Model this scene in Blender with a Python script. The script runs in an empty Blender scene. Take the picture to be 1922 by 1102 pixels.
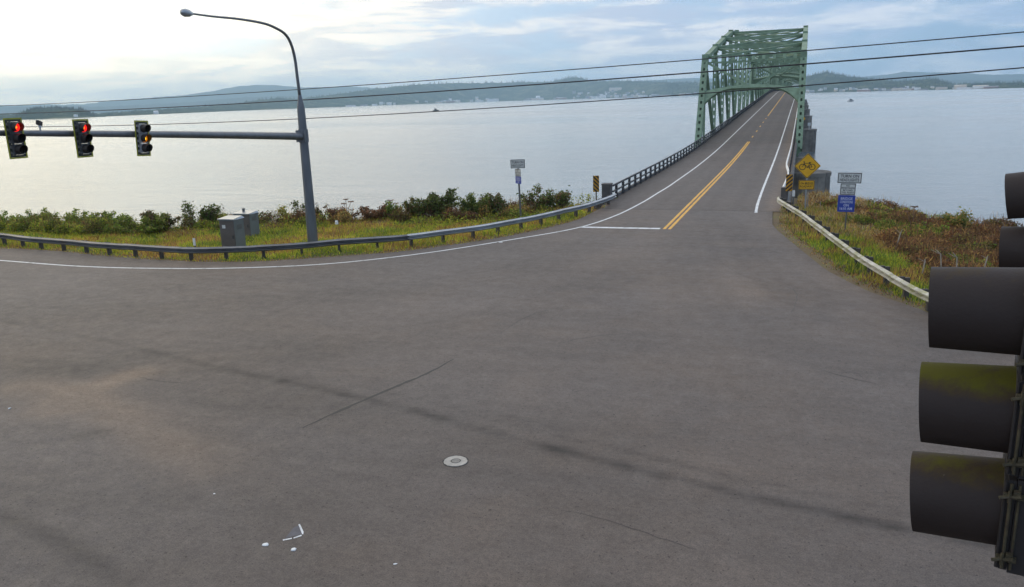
import bpy, bmesh, math, random
import numpy as np
from mathutils import Vector, Matrix
random.seed(7); rng = np.random.default_rng(7)
S = bpy.context.scene
C = S.collection
R = math.radians

# ------------------------------------------------------------------ camera
F_PX, CX, CY, CAM_H = 1480.0, 961.0, 541.0, 7.34       # measured focal length / principal point of the webcam
PITCH, ROLL, YAW = math.atan(355/1480.0), R(1.78), R(20.16)
_f = Vector((-math.sin(YAW)*math.cos(PITCH), math.cos(YAW)*math.cos(PITCH), -math.sin(PITCH)))
_r0 = Vector((math.cos(YAW), math.sin(YAW), 0)); _u0 = _r0.cross(_f)
_r = _r0*math.cos(ROLL) - _u0*math.sin(ROLL)
_u = _u0*math.cos(ROLL) + _r0*math.sin(ROLL)
cam = bpy.data.cameras.new('camera'); co = bpy.data.objects.new('camera', cam); C.objects.link(co)
cam.sensor_width = 36; cam.lens = 36*F_PX/1922; cam.shift_y = -(551-CY)/1922
cam.clip_start = 0.1; cam.clip_end = 90000
m3 = Matrix((_r, _u, -_f)).transposed()
co.matrix_world = Matrix.Translation((0, 0, CAM_H)) @ m3.to_4x4()
S.camera = co

# ------------------------------------------------------------------ world / sky
SUN_AZ, SUN_EL = R(60), R(11)         # azimuth to the left of +Y (the bridge axis)
sdir = Vector((-math.sin(SUN_AZ)*math.cos(SUN_EL), math.cos(SUN_AZ)*math.cos(SUN_EL), math.sin(SUN_EL)))
W = bpy.data.worlds.new('World'); S.world = W; W.use_nodes = True
def world():
    nt = W.node_tree; N = nt.nodes; L = nt.links
    N.clear()
    out = N.new('ShaderNodeOutputWorld'); bg = N.new('ShaderNodeBackground'); bg.inputs[1].default_value = 0.1
    L.new(bg.outputs[0], out.inputs[0])
    sky = N.new('ShaderNodeTexSky'); sky.sky_type = 'NISHITA'; sky.sun_disc = False
    sky.sun_elevation = SUN_EL; sky.sun_rotation = -SUN_AZ; sky.altitude = 10
    sky.air_density = 1.0; sky.dust_density = 1.5; sky.ozone_density = 1.5
    tc = N.new('ShaderNodeTexCoord')
    def math_(op, a, b=None, clamp=False):
        n = N.new('ShaderNodeMath'); n.operation = op; n.use_clamp = clamp
        for i, v in enumerate((a, b)):
            if v is None: continue
            if isinstance(v, (int, float)): n.inputs[i].default_value = v
            else: L.new(v, n.inputs[i])
        return n.outputs[0]
    def ramp(v, lo, hi):
        n = N.new('ShaderNodeMapRange'); n.interpolation_type = 'SMOOTHSTEP'
        n.inputs[1].default_value = lo; n.inputs[2].default_value = hi
        L.new(v, n.inputs[0]); return n.outputs[0]
    def mix(f, a, b):
        n = N.new('ShaderNodeMix'); n.data_type = 'RGBA'
        if isinstance(f, (int, float)): n.inputs[0].default_value = f
        else: L.new(f, n.inputs[0])
        for i, v in ((6, a), (7, b)):
            if isinstance(v, tuple): n.inputs[i].default_value = (*v, 1)
            else: L.new(v, n.inputs[i])
        return n.outputs[2]
    def scale(a, s):
        n = N.new('ShaderNodeVectorMath'); n.operation = 'SCALE'
        if isinstance(a, tuple): n.inputs[0].default_value = a
        else: L.new(a, n.inputs[0])
        if isinstance(s, (int, float)): n.inputs[3].default_value = s
        else: L.new(s, n.inputs[3])
        return n.outputs[0]
    def noise(sc, det, stretch, rough=0.55, off=(0, 0, 0), dist=0.0):
        mp = N.new('ShaderNodeMapping'); mp.inputs['Scale'].default_value = stretch; mp.inputs['Location'].default_value = off
        L.new(tc.outputs['Generated'], mp.inputs[0])
        n = N.new('ShaderNodeTexNoise'); n.inputs['Scale'].default_value = sc; n.inputs['Detail'].default_value = det
        n.inputs['Roughness'].default_value = rough; n.inputs['Distortion'].default_value = dist
        L.new(mp.outputs[0], n.inputs[0]); return n.outputs[0]
    dot = N.new('ShaderNodeVectorMath'); dot.operation = 'DOT_PRODUCT'; dot.inputs[1].default_value = sdir
    L.new(tc.outputs['Generated'], dot.inputs[0])
    c = math_('MAXIMUM', dot.outputs['Value'], 0.0)
    glow_w = math_('POWER', c, 1.7)         # broad brightening of the cloud deck round the sun
    glow_n = math_('POWER', c, 9.0)
    sep = N.new('ShaderNodeSeparateXYZ'); L.new(tc.outputs['Generated'], sep.inputs[0])
    el = sep.outputs['Z']
    n1 = noise(3.6, 9, (1, 1, 5.0), 0.58, (3.1, 1.7, 0.4), 0.25)     # broad streaked cloud deck
    n2 = noise(15.0, 8, (1, 1, 3.0), 0.6, (0.3, 5.2, 1.1), 0.3)      # puffs
    n3 = noise(7.5, 10, (1, 1, 7.0), 0.6, (7.3, 2.2, 3.0), 0.4)      # grey undersides
    cov = ramp(math_('ADD', math_('ADD', math_('MULTIPLY', n1, 0.70), math_('MULTIPLY', n2, 0.30)), math_('MULTIPLY', glow_w, 0.05)), SKY['c0'], SKY['c1'])
    up = ramp(el, 0.02, 0.16)
    # thick stratus overhead, broken cloud lower down
    cov = math_('MAXIMUM', cov, math_('MULTIPLY', ramp(el, 0.12, 0.45), 0.85))
    lit = mix(glow_w, SKY['cloud_far'], SKY['cloud_sun'])
    grey = mix(glow_w, SKY['grey_far'], SKY['grey_sun'])
    cl = mix(math_('MULTIPLY', ramp(n3, 0.42, 0.60), 0.9), lit, grey)
    clear = scale(sky.outputs[0], SKY['clear'])
    base = mix(0.55, clear, scale(SKY['veil'], 10.0))
    base = mix(glow_w, base, scale(SKY['veil_sun'], 10.0))
    col = mix(math_('MULTIPLY', cov, 0.9), base, scale(cl, 10.0))
    add = N.new('ShaderNodeVectorMath'); add.operation = 'ADD'
    L.new(col, add.inputs[0]); L.new(scale(scale((1.0, 0.78, 0.34), glow_n), SKY['glow']*10), add.inputs[1])
    L.new(add.outputs[0], bg.inputs[0])
SKY = dict(c0=0.45, c1=0.58, cloud_far=(0.74, 0.82, 0.98), cloud_sun=(1.22, 1.12, 1.00),
           grey_far=(0.44, 0.58, 0.84), grey_sun=(0.56, 0.61, 0.75), veil=(0.29, 0.58, 1.04), veil_sun=(0.60, 0.78, 1.00),
           clear=0.8, glow=1.5)
world()

# ------------------------------------------------------------------ sun and exposure
sl = bpy.data.lights.new('sun', 'SUN'); so = bpy.data.objects.new('sun', sl); C.objects.link(so)
sl.energy = 1.2; sl.angle = R(150); sl.color = (1.0, 0.86, 0.68)
so.rotation_euler = (-sdir).to_track_quat('-Z', 'Y').to_euler(); so.location = (-60, 30, 60)
S.view_settings.view_transform = 'Standard'; S.view_settings.look = 'None'
S.view_settings.exposure = 0.07; S.view_settings.gamma = 1.0
try: S.view_settings.use_curve_mapping = False
except Exception: pass
S.cycles.use_denoising = True
S.cycles.max_bounces = 6; S.cycles.diffuse_bounces = 3; S.cycles.glossy_bounces = 3
S.cycles.transparent_max_bounces = 12; S.cycles.volume_bounces = 2
S.cycles.sample_clamp_indirect = 4.0
S.render.film_transparent = False

# ------------------------------------------------------------------ helpers
def ray(x, y):
    return _r*((x-CX)/F_PX) - _u*((y-CY)/F_PX) + _f
def G(x, y, z=0.0):
    "surveyed point: where the sight line through a photo point meets the level z"
    d = ray(x, y); t = (z-CAM_H)/d.z
    return Vector((d.x*t, d.y*t, z))
def AT(x, y, Y):
    d = ray(x, y); t = Y/d.y
    return Vector((d.x*t, Y, CAM_H+d.z*t))
def AD(x, y, D):
    "point on a sight line at horizontal distance D"
    d = ray(x, y); t = D/math.hypot(d.x, d.y)
    return Vector((d.x*t, d.y*t, CAM_H+d.z*t))

class MB:
    def __init__(s): s.v = []; s.f = []; s.c = []
    def add(s, vs, fs, col=None):
        o = len(s.v); s.v += [tuple(v) for v in vs]; s.f += [tuple(i+o for i in f) for f in fs]
        if col is not None: s.c += [col]*len(fs)
    def box(s, c, d, rz=0, col=None):
        x, y, z = (k/2 for k in d); cs, sn = math.cos(rz), math.sin(rz)
        vs = []
        for dz in (-z, z):
            for dx, dy in ((-x, -y), (x, -y), (x, y), (-x, y)):
                vs.append((c[0]+dx*cs-dy*sn, c[1]+dx*sn+dy*cs, c[2]+dz))
        s.add(vs, [(0, 3, 2, 1), (4, 5, 6, 7), (0, 1, 5, 4), (1, 2, 6, 5), (2, 3, 7, 6), (3, 0, 4, 7)], col)
    def beam(s, p, q, w, h, side=None, col=None):
        "box beam from p to q; w across (along side), h the other way"
        p, q = Vector(p), Vector(q); t = (q-p).normalized()
        a = Vector(side) if side is not None else (Vector((1, 0, 0)) if abs(t.x) < 0.9 else Vector((0, 1, 0)))
        a = (a - t*a.dot(t)).normalized(); b = t.cross(a)
        vs = []
        for o in (p, q):
            for i, j in ((-1, -1), (1, -1), (1, 1), (-1, 1)):
                vs.append(o + a*(i*w/2) + b*(j*h/2))
        s.add(vs, [(0, 3, 2, 1), (4, 5, 6, 7), (0, 1, 5, 4), (1, 2, 6, 5), (2, 3, 7, 6), (3, 0, 4, 7)], col)
    def tube(s, pts, rad, n=8, cap=True, col=None):
        pts = [Vector(p) for p in pts]
        if isinstance(rad, (int, float)): rad = [rad]*len(pts)
        vs = []; fs = []; a = None
        for i, p in enumerate(pts):
            t = (pts[min(i+1, len(pts)-1)] - pts[max(i-1, 0)]).normalized()
            if a is None: a = t.orthogonal().normalized()
            a = (a - t*a.dot(t)).normalized(); b = t.cross(a)
            for k in range(n):
                th = 2*math.pi*k/n
                vs.append(p + (a*math.cos(th) + b*math.sin(th))*rad[i])
        for i in range(len(pts)-1):
            for k in range(n):
                k2 = (k+1) % n
                fs.append((i*n+k, i*n+k2, (i+1)*n+k2, (i+1)*n+k))
        if cap:
            fs.append(tuple(range(n-1, -1, -1))); e = (len(pts)-1)*n
            fs.append(tuple(range(e, e+n)))
        s.add(vs, fs, col)
    def prism(s, poly, o, a, b, th, col=None):
        "polygon (u,v) in the plane o+u*a+v*b, thickened by th along a x b"
        o, a, b = Vector(o), Vector(a), Vector(b); n = a.cross(b).normalized(); k = len(poly)
        vs = [o + a*u + b*v + n*(th/2) for u, v in poly] + [o + a*u + b*v - n*(th/2) for u, v in poly]
        fs = [tuple(range(k)), tuple(range(2*k-1, k-1, -1))] + [(i, i+k, (i+1) % k + k, (i+1) % k) for i in range(k)]
        s.add(vs, fs, col)
    def strip(s, A, B, col=None):
        n = len(A); s.add(list(A)+list(B), [(i, i+1, n+i+1, n+i) for i in range(n-1)], col)

def mesh(name, mb, smooth=False, recalc=True):
    me = bpy.data.meshes.new(name); me.from_pydata(mb.v, [], mb.f)
    if mb.c and len(mb.c) == len(mb.f):
        ca = me.color_attributes.new('tint', 'FLOAT_COLOR', 'CORNER')
        buf = []
        for f, c in zip(mb.f, mb.c): buf += list(c)*len(f)
        ca.data.foreach_set('color', buf)
    if recalc:
        bm = bmesh.new(); bm.from_mesh(me); bmesh.ops.recalc_face_normals(bm, faces=bm.faces); bm.to_mesh(me); bm.free()
    if smooth: me.polygons.foreach_set('use_smooth', [True]*len(me.polygons))
    me.update(); return me
def link(o, parent=None):
    C.objects.link(o)
    if parent is not None: o.parent = parent
    return o
def tag(o, label=None, cat=None, group=None, kind=None):
    if label: o['label'] = label
    if cat: o['category'] = cat
    if group: o['group'] = group
    if kind: o['kind'] = kind
    return o
def obj(name, mb, mat, parent=None, smooth=False, world_=False, loc=None, recalc=True, autos=None):
    if world_ and parent is not None:
        o = parent; off = Vector((0, 0, 0))
        while o is not None: off += o.location; o = o.parent
        mb.v = [tuple(Vector(v)-off) for v in mb.v]
    me = mesh(name, mb, smooth, recalc)
    if autos is not None: me.set_sharp_from_angle(angle=R(autos))
    o = bpy.data.objects.new(name, me)
    for m in (mat if isinstance(mat, (list, tuple)) else [mat]): me.materials.append(m)
    if loc is not None: o.location = loc
    return link(o, parent)
def inst(name, me, parent=None, loc=(0, 0, 0), rz=0.0, scale=None):
    o = bpy.data.objects.new(name, me); o.location = loc; o.rotation_euler = (0, 0, rz)
    if scale is not None: o.scale = scale
    return link(o, parent)
def empty(name, loc=(0, 0, 0), rz=0.0, label=None, cat=None, group=None):
    o = bpy.data.objects.new(name, None); o.empty_display_size = 0.2; o.location = loc; o.rotation_euler = (0, 0, rz)
    C.objects.link(o); return tag(o, label, cat, group)
def copy_tree(o, parent=None):
    c = o.copy(); link(c, parent)
    for ch in list(o.children): copy_tree(ch, c)
    return c
def bmesh_np(name, V, Fq, col=None, mat=None):
    "fast quad/tri mesh from numpy: V (n,3), F (m,k), col per face (m,3)"
    me = bpy.data.meshes.new(name); k = Fq.shape[1]; m = len(Fq)
    me.vertices.add(len(V)); me.vertices.foreach_set('co', np.ascontiguousarray(V, np.float32).ravel())
    me.loops.add(m*k); me.loops.foreach_set('vertex_index', np.ascontiguousarray(Fq, np.int32).ravel())
    me.polygons.add(m); me.polygons.foreach_set('loop_start', np.arange(0, m*k, k, dtype=np.int32))
    me.polygons.foreach_set('loop_total', np.full(m, k, np.int32))
    me.update(calc_edges=True); me.validate()
    if col is not None:
        ca = me.color_attributes.new('tint', 'FLOAT_COLOR', 'CORNER')
        c4 = np.concatenate([col, np.ones((m, 1))], 1).repeat(k, 0).astype(np.float32)
        ca.data.foreach_set('color', c4.ravel())
    if mat: me.materials.append(mat)
    return me

# ------------------------------------------------------------------ materials
def nodes(name):
    m = bpy.data.materials.new(name); m.use_nodes = True; nt = m.node_tree
    return m, nt.nodes, nt.links, nt.nodes['Principled BSDF']
def mat(name, col, rough=0.6, metal=0.0, var=0.25, scale=3.0, bump=0.0, bscale=20.0, col2=None, stain=None, spec=0.5, streak=None):
    m, N, L, P = nodes(name)
    P.inputs['Roughness'].default_value = rough; P.inputs['Metallic'].default_value = metal
    P.inputs['Specular IOR Level'].default_value = spec
    tc = N.new('ShaderNodeTexCoord'); src = tc.outputs['Object']
    if streak:
        mp = N.new('ShaderNodeMapping'); mp.inputs['Scale'].default_value = streak; L.new(src, mp.inputs[0]); vec = mp.outputs[0]
    else: vec = src
    n = N.new('ShaderNodeTexNoise'); n.inputs['Scale'].default_value = scale; n.inputs['Detail'].default_value = 7; n.inputs['Roughness'].default_value = 0.62
    L.new(vec, n.inputs[0])
    r = N.new('ShaderNodeValToRGB'); L.new(n.outputs[0], r.inputs[0])
    a = tuple(k*(1-var) for k in col); b = col2 if col2 else tuple(min(1, k*(1+var)) for k in col)
    r.color_ramp.elements[0].position = 0.32; r.color_ramp.elements[0].color = (*a, 1)
    r.color_ramp.elements[1].position = 0.68; r.color_ramp.elements[1].color = (*b, 1)
    last = r.outputs[0]
    if stain:
        n2 = N.new('ShaderNodeTexNoise'); n2.inputs['Scale'].default_value = stain[1]; n2.inputs['Detail'].default_value = 8; n2.inputs['Roughness'].default_value = 0.7
        mp2 = N.new('ShaderNodeMapping'); mp2.inputs['Location'].default_value = (3.3, 8.1, 2.7); mp2.inputs['Scale'].default_value = stain[3] if len(stain) > 3 else (1, 1, 1)
        L.new(src, mp2.inputs[0]); L.new(mp2.outputs[0], n2.inputs[0])
        mr = N.new('ShaderNodeMapRange'); mr.inputs[1].default_value = stain[2]; mr.inputs[2].default_value = stain[2]+0.16
        L.new(n2.outputs[0], mr.inputs[0])
        mx = N.new('ShaderNodeMix'); mx.data_type = 'RGBA'; L.new(mr.outputs[0], mx.inputs[0]); L.new(last, mx.inputs[6]); mx.inputs[7].default_value = (*stain[0], 1)
        last = mx.outputs[2]
    L.new(last, P.inputs['Base Color'])
    if bump:
        nb = N.new('ShaderNodeTexNoise'); nb.inputs['Scale'].default_value = bscale; nb.inputs['Detail'].default_value = 5; L.new(src, nb.inputs[0])
        bp = N.new('ShaderNodeBump'); bp.inputs['Strength'].default_value = bump; bp.inputs['Distance'].default_value = 0.02
        L.new(nb.outputs[0], bp.inputs['Height']); L.new(bp.outputs[0], P.inputs['Normal'])
    return m
def emit(name, col, s):
    m, N, L, P = nodes(name); P.inputs['Base Color'].default_value = (*col, 1)
    P.inputs['Emission Color'].default_value = (*col, 1); P.inputs['Emission Strength'].default_value = s
    P.inputs['Roughness'].default_value = 0.3
    return m
def leafmat(name, transl=0.35, rough=0.7, patch=(0.7, 1.3), pscale=0.6):
    m, N, L, P = nodes(name)
    at = N.new('ShaderNodeAttribute'); at.attribute_name = 'tint'
    tc = N.new('ShaderNodeTexCoord'); n = N.new('ShaderNodeTexNoise'); n.inputs['Scale'].default_value = pscale; n.inputs['Detail'].default_value = 4
    L.new(tc.outputs['Object'], n.inputs[0])
    mr = N.new('ShaderNodeMapRange'); mr.inputs[1].default_value = 0.3; mr.inputs[2].default_value = 0.7; mr.inputs[3].default_value = patch[0]; mr.inputs[4].default_value = patch[1]
    L.new(n.outputs[0], mr.inputs[0])
    vm = N.new('ShaderNodeVectorMath'); vm.operation = 'SCALE'; L.new(at.outputs['Color'], vm.inputs[0]); L.new(mr.outputs[0], vm.inputs[3])
    L.new(vm.outputs[0], P.inputs['Base Color']); P.inputs['Roughness'].default_value = rough; P.inputs['Specular IOR Level'].default_value = 0.25
    tr = N.new('ShaderNodeBsdfTranslucent'); L.new(vm.outputs[0], tr.inputs[0])
    ms = N.new('ShaderNodeMixShader'); ms.inputs[0].default_value = transl
    L.new(P.outputs[0], ms.inputs[1]); L.new(tr.outputs[0], ms.inputs[2]); L.new(ms.outputs[0], N['Material Output'].inputs[0])
    return m

M = {}
M['green'] = mat('bridge_green_paint', (0.20, 0.285, 0.185), 0.7, 0, 0.22, 1.2, stain=((0.10, 0.085, 0.055), 0.9, 0.62))
M['concrete'] = mat('weathered_concrete', (0.21, 0.185, 0.155), 0.85, 0, 0.4, 0.6, 0.4, 8, stain=((0.07, 0.06, 0.05), 0.8, 0.50, (1, 1, 0.10)))
M['concrete_dark'] = mat('dark_concrete', (0.10, 0.095, 0.09), 0.85, 0, 0.3, 1.5, 0.3, 12)
M['galv'] = mat('galvanised_steel', (0.40, 0.42, 0.43), 0.38, 0.65, 0.2, 1.3, stain=((0.25, 0.23, 0.20), 0.8, 0.6))
M['galv_old'] = mat('weathered_galvanised_steel', (0.17, 0.172, 0.175), 0.42, 0.6, 0.3, 1.1, stain=((0.16, 0.13, 0.10), 0.9, 0.55))
M['galv_moss'] = mat('mossy_galvanised_steel', (0.46, 0.44, 0.38), 0.55, 0.3, 0.3, 2.0, stain=((0.27, 0.27, 0.10), 1.3, 0.48))
M['pole'] = mat('pole_steel', (0.16, 0.168, 0.178), 0.45, 0.5, 0.18, 1.4, streak=(3, 3, 0.5))
M['wood'] = mat('treated_post_wood', (0.085, 0.072, 0.06), 0.85, 0, 0.35, 2.5, 0.3, 30, streak=(3, 3, 0.5))
M['rail_dark'] = mat('dark_railing_steel', (0.075, 0.075, 0.078), 0.6, 0.3, 0.3, 2)
M['white_rail'] = mat('pale_guardrail_steel', (0.72, 0.72, 0.70), 0.5, 0.2, 0.15, 1.5, stain=((0.40, 0.36, 0.30), 0.8, 0.62))
M['white_paint'] = mat('white_road_paint', (0.74, 0.74, 0.72), 0.6, 0, 0.1, 2.0, stain=((0.26, 0.25, 0.24), 3.0, 0.53))
M['yellow_paint'] = mat('yellow_road_paint', (0.78, 0.40, 0.035), 0.6, 0, 0.15, 1.5, stain=((0.22, 0.15, 0.08), 3.0, 0.52))
M['tar'] = mat('crack_tar', (0.014, 0.013, 0.013), 0.6, 0, 0.3, 4)
M['sign_white'] = mat('sign_white', (0.66, 0.66, 0.62), 0.5, 0, 0.10, 3)
M['sign_black'] = mat('sign_black', (0.018, 0.018, 0.018), 0.5, 0, 0.1, 3)
M['sign_blue'] = mat('sign_blue', (0.03, 0.06, 0.34), 0.45, 0, 0.1, 3)
M['sign_pale'] = mat('sign_pale_lettering', (0.55, 0.58, 0.72), 0.5, 0, 0.05, 3)
M['sign_yellow'] = mat('sign_yellow', (0.75, 0.40, 0.012), 0.5, 0, 0.08, 3)
M['black'] = mat('signal_black', (0.020, 0.016, 0.015), 0.6, 0, 0.25, 4)
M['housing'] = mat('signal_housing_grey', (0.06, 0.06, 0.062), 0.5, 0, 0.2, 4)
M['housing_pale'] = mat('signal_housing_pale', (0.26, 0.26, 0.27), 0.5, 0, 0.15, 4)
M['marker_yellow'] = mat('marker_yellow', (0.50, 0.25, 0.012), 0.6, 0, 0.15, 3)
M['backplate'] = mat('backplate_black', (0.022, 0.026, 0.02), 0.6, 0, 0.2, 4)
M['reflect'] = mat('backplate_yellow_border', (0.34, 0.33, 0.03), 0.45, 0, 0.25, 6)
M['lens_off'] = mat('dark_lens', (0.03, 0.026, 0.025), 0.2, 0, 0.2, 6)
M['red'] = emit('red_lens_lit', (1.0, 0.02, 0.015), 1.1)
M['red_core'] = emit('red_lens_core', (1.0, 0.22, 0.02), 1.8)
M['amber'] = emit('amber_lens_lit', (1.0, 0.28, 0.01), 0.35)
M['amber_core'] = emit('amber_lens_core', (1.0, 0.62, 0.02), 1.8)
M['cabinet'] = mat('cabinet_grey', (0.19, 0.20, 0.185), 0.5, 0.2, 0.12, 1.2, stain=((0.2, 0.19, 0.17), 1.2, 0.62))
M['cabinet_door'] = mat('cabinet_door_taupe', (0.125, 0.106, 0.09), 0.6, 0.1, 0.15, 1.5)
M['wire'] = mat('cable_black', (0.02, 0.02, 0.022), 0.5, 0, 0.2, 1)
M['litter'] = mat('white_litter', (0.78, 0.78, 0.75), 0.6, 0, 0.08, 10)
M['iron'] = mat('manhole_concrete', (0.42, 0.385, 0.33), 0.8, 0, 0.18, 9, 0.4, 30, stain=((0.2, 0.18, 0.15), 5, 0.6))
M['iron_ring'] = mat('manhole_inner', (0.25, 0.23, 0.20), 0.8, 0, 0.25, 12, 0.3, 30)
M['driftwood'] = mat('bleached_wood', (0.36, 0.31, 0.24), 0.8, 0, 0.3, 4, streak=(3, 3, 0.6))
M['stem'] = mat('plant_stem', (0.10, 0.075, 0.045), 0.8, 0, 0.3, 5)
M['drystem'] = mat('dry_plant_stem', (0.20, 0.13, 0.09), 0.8, 0, 0.3, 5)
M['leaf'] = leafmat('leaves', 0.5)
M['grass'] = leafmat('grass_blades', 0.5, 0.7, (0.65, 1.35), 0.5)
# ------------------------------------------------------------------ setting: profile curves (metres)
def deck_z(y):
    if y < 75: return 0.0
    if y < 115: return 0.5*0.027/40*(y-75)**2
    if y < 320: return 0.54+0.027*(y-115)
    if y < 400: return 6.075+0.027*(y-320)-0.5*0.027/80*(y-320)**2
    if y < 1000: return 7.155
    return max(-2.5, 7.155-0.00002*(y-1000)**2)
WATER_Z = -9.2
BR0, Y0, SPAN, NSPAN = 51.6, 112.0, 123.0, 7
XL, XR = -13.35, -0.22                      # truss planes
def resample(P, step):
    P = [Vector(p) for p in P]; out = [P[0]]; acc = 0.0
    # Catmull-Rom through the points, then even spacing
    Q = []
    for i in range(len(P)-1):
        p0 = P[max(i-1, 0)]; p1 = P[i]; p2 = P[i+1]; p3 = P[min(i+2, len(P)-1)]
        for k in range(16):
            t = k/16
            Q.append(0.5*((2*p1)+(p2-p0)*t+(2*p0-5*p1+4*p2-p3)*t*t+(3*p1-p0-3*p2+p3)*t**3))
    Q.append(P[-1])
    for a, b in zip(Q[:-1], Q[1:]):
        L_ = (b-a).length
        while L_ > 0 and acc+L_ >= step:
            k = (step-acc)/L_; a = a.lerp(b, k); out.append(a.copy()); L_ = (b-a).length; acc = 0.0
        acc += L_
    out.append(P[-1]); return out
def fill(P, lim=8.0, step=4.0):
    "split long straight runs so the smooth curve does not overshoot"
    out = []
    for a, b in zip(P[:-1], P[1:]):
        L_ = (b-a).length; n = 1 if L_ <= lim else max(2, int(L_/step))
        out += [a.lerp(b, k/n) for k in range(n)]
    return out+[P[-1]]
def offset(P, d):
    out = []
    for i, p in enumerate(P):
        t = (P[min(i+1, len(P)-1)]-P[max(i-1, 0)]); t.z = 0; t.normalize()
        out.append(p + Vector((-t.y, t.x, 0))*d)
    return out

PAVE_L = [Vector((-140, 37, 0)), Vector((-70, 33, 0))] + [G(*p) for p in ((0, 466), (100, 471), (200, 481), (300, 488), (400, 492), (500, 490), (640, 481), (757, 472), (829, 462), (895, 453), (960, 442), (1040, 425), (1100, 408), (1128, 396))] + [Vector((-12.6, 51.4, 0))]
PAVE_R = [Vector((-1.45, 51.5, 0)), Vector((-1.42, 48.2, 0)), Vector((-1.15, 45.6, 0)), G(1480, 450), G(1520, 482), G(1560, 512), G(1640, 550), G(1730, 582), Vector((4.9, 27.0, 0)), Vector((6.2, 25.0, 0)), Vector((11, 20.5, 0)), Vector((30, 12, 0)), Vector((120, 2, 0))]
SHORE = [Vector((-400, 75, 0)), Vector((-140, 50, 0))]+[G(px_, py_, -0.4) for px_, py_ in ((-60, 424), (60, 426), (200, 430), (340, 427), (480, 419), (640, 412), (780, 407), (960, 402), (1070, 391))]+[Vector(p) for p in ((-13.2, 57.5, 0), (-12, 61, 0), (-3, 61.5, 0), (1.0, 61, 0), (5.0, 57.5, 0), (9.0, 53.5, 0), (15, 49.5, 0), (40, 44, 0), (140, 42, 0), (400, 55, 0))]

def seg_dist(px, py, P):
    "unsigned distance and nearest y of polyline P for arrays px,py"
    best = np.full(px.shape, 1e9)
    for a, b in zip(P[:-1], P[1:]):
        dx, dy = b.x-a.x, b.y-a.y; l2 = dx*dx+dy*dy
        t = np.clip(((px-a.x)*dx+(py-a.y)*dy)/l2, 0, 1)
        best = np.minimum(best, np.hypot(px-a.x-t*dx, py-a.y-t*dy))
    return best
def y_at(P, x):
    return np.interp(x, [p.x for p in P], [p.y for p in P])
SX = [p for p in SHORE]
PVL = resample(fill(PAVE_L), 0.6); PVR = resample(PAVE_R, 0.6)

def vnoise(x, y, seed=0):
    "cheap value noise, arrays"
    xi = np.floor(x).astype(int); yi = np.floor(y).astype(int); fx = x-xi; fy = y-yi
    fx = fx*fx*(3-2*fx); fy = fy*fy*(3-2*fy)
    def h(a, b):
        n = (a*374761393 + b*668265263 + seed*1442695041) & 0x7fffffff
        n = ((n ^ (n >> 13))*1274126177) & 0x7fffffff
        return ((n ^ (n >> 16)) & 0xffff)/65535.0
    return (h(xi, yi)*(1-fx)+h(xi+1, yi)*fx)*(1-fy)+(h(xi, yi+1)*(1-fx)+h(xi+1, yi+1)*fx)*fy
def fbm(x, y, seed=0, oct=4):
    s = 0; a = 0.5
    for k in range(oct):
        s = s + a*vnoise(x*2**k, y*2**k, seed+k); a *= 0.5
    return s/(1-0.5**oct)

def inside_pave(px, py):
    yl = y_at(PVL, px); yr = np.interp(px, [p.x for p in PVR], [p.y for p in PVR])
    return np.where(px < -12.6, py < yl, np.where(px < -1.43, py < 51.6, py < yr))
def land_h(px, py):
    d = np.where(py < y_at(SX, px), 1, -1)*seg_dist(px, py, SX)         # + on land
    pv = np.where(inside_pave(px, py), 0.0, np.minimum(seg_dist(px, py, PVL), seg_dist(px, py, PVR)))
    z = -0.03 - 0.34*np.clip(pv/6, 0, 1)**1.2 + 0.22*(fbm(px*0.35, py*0.35, 3)-0.5)*np.clip(pv/1.5, 0, 1)
    z = z - 0.55*np.clip((px-3)/8, 0, 1)*np.clip(pv/3, 0, 1)
    t = np.clip(-d/9.0, 0, 1)
    return z - (t**0.8)*10.5

# ------------------------------------------------------------------ ground, water
def grid_mesh(name, xs, ys, zfun, mat_, attrs=None):
    X, Y = np.meshgrid(xs, ys); Z = zfun(X, Y); nx = len(xs); ny = len(ys)
    V = np.stack([X.ravel(), Y.ravel(), Z.ravel()], 1)
    i = (np.arange(ny-1)[:, None]*nx + np.arange(nx-1)[None, :]).ravel()
    Fq = np.stack([i, i+1, i+1+nx, i+nx], 1)
    me = bmesh_np(name, V, Fq, None, mat_)
    me.polygons.foreach_set('use_smooth', np.ones(len(Fq), bool))
    if attrs:
        for an, A in attrs.items():
            at = me.attributes.new(an, 'FLOAT', 'POINT'); at.data.foreach_set('value', A(X, Y).ravel().astype(np.float32))
    o = bpy.data.objects.new(name, me); return link(o)

def mat_ground():
    m, N, L, P = nodes('soil_and_turf')
    tc = N.new('ShaderNodeTexCoord')
    def nz(sc, d=6):
        n = N.new('ShaderNodeTexNoise'); n.inputs['Scale'].default_value = sc; n.inputs['Detail'].default_value = d; n.inputs['Roughness'].default_value = 0.65
        L.new(tc.outputs['Object'], n.inputs[0]); return n.outputs[0]
    r = N.new('ShaderNodeValToRGB'); L.new(nz(0.5), r.inputs[0]); e = r.color_ramp.elements
    e[0].position = 0.3; e[0].color = (0.13, 0.09, 0.05, 1); e[1].position = 0.7; e[1].color = (0.15, 0.145, 0.04, 1)
    k = e.new(0.5); k.color = (0.16, 0.115, 0.055, 1)
    L.new(r.outputs[0], P.inputs['Base Color']); P.inputs['Roughness'].default_value = 0.95
    b = N.new('ShaderNodeBump'); b.inputs['Strength'].default_value = 0.6; b.inputs['Distance'].default_value = 0.06
    L.new(nz(9), b.inputs['Height']); L.new(b.outputs[0], P.inputs['Normal'])
    return m
M['ground'] = mat_ground()
xs = np.concatenate([np.linspace(-400, -76, 40), np.arange(-75, 25, 0.55), np.linspace(26, 400, 40)])
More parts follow.
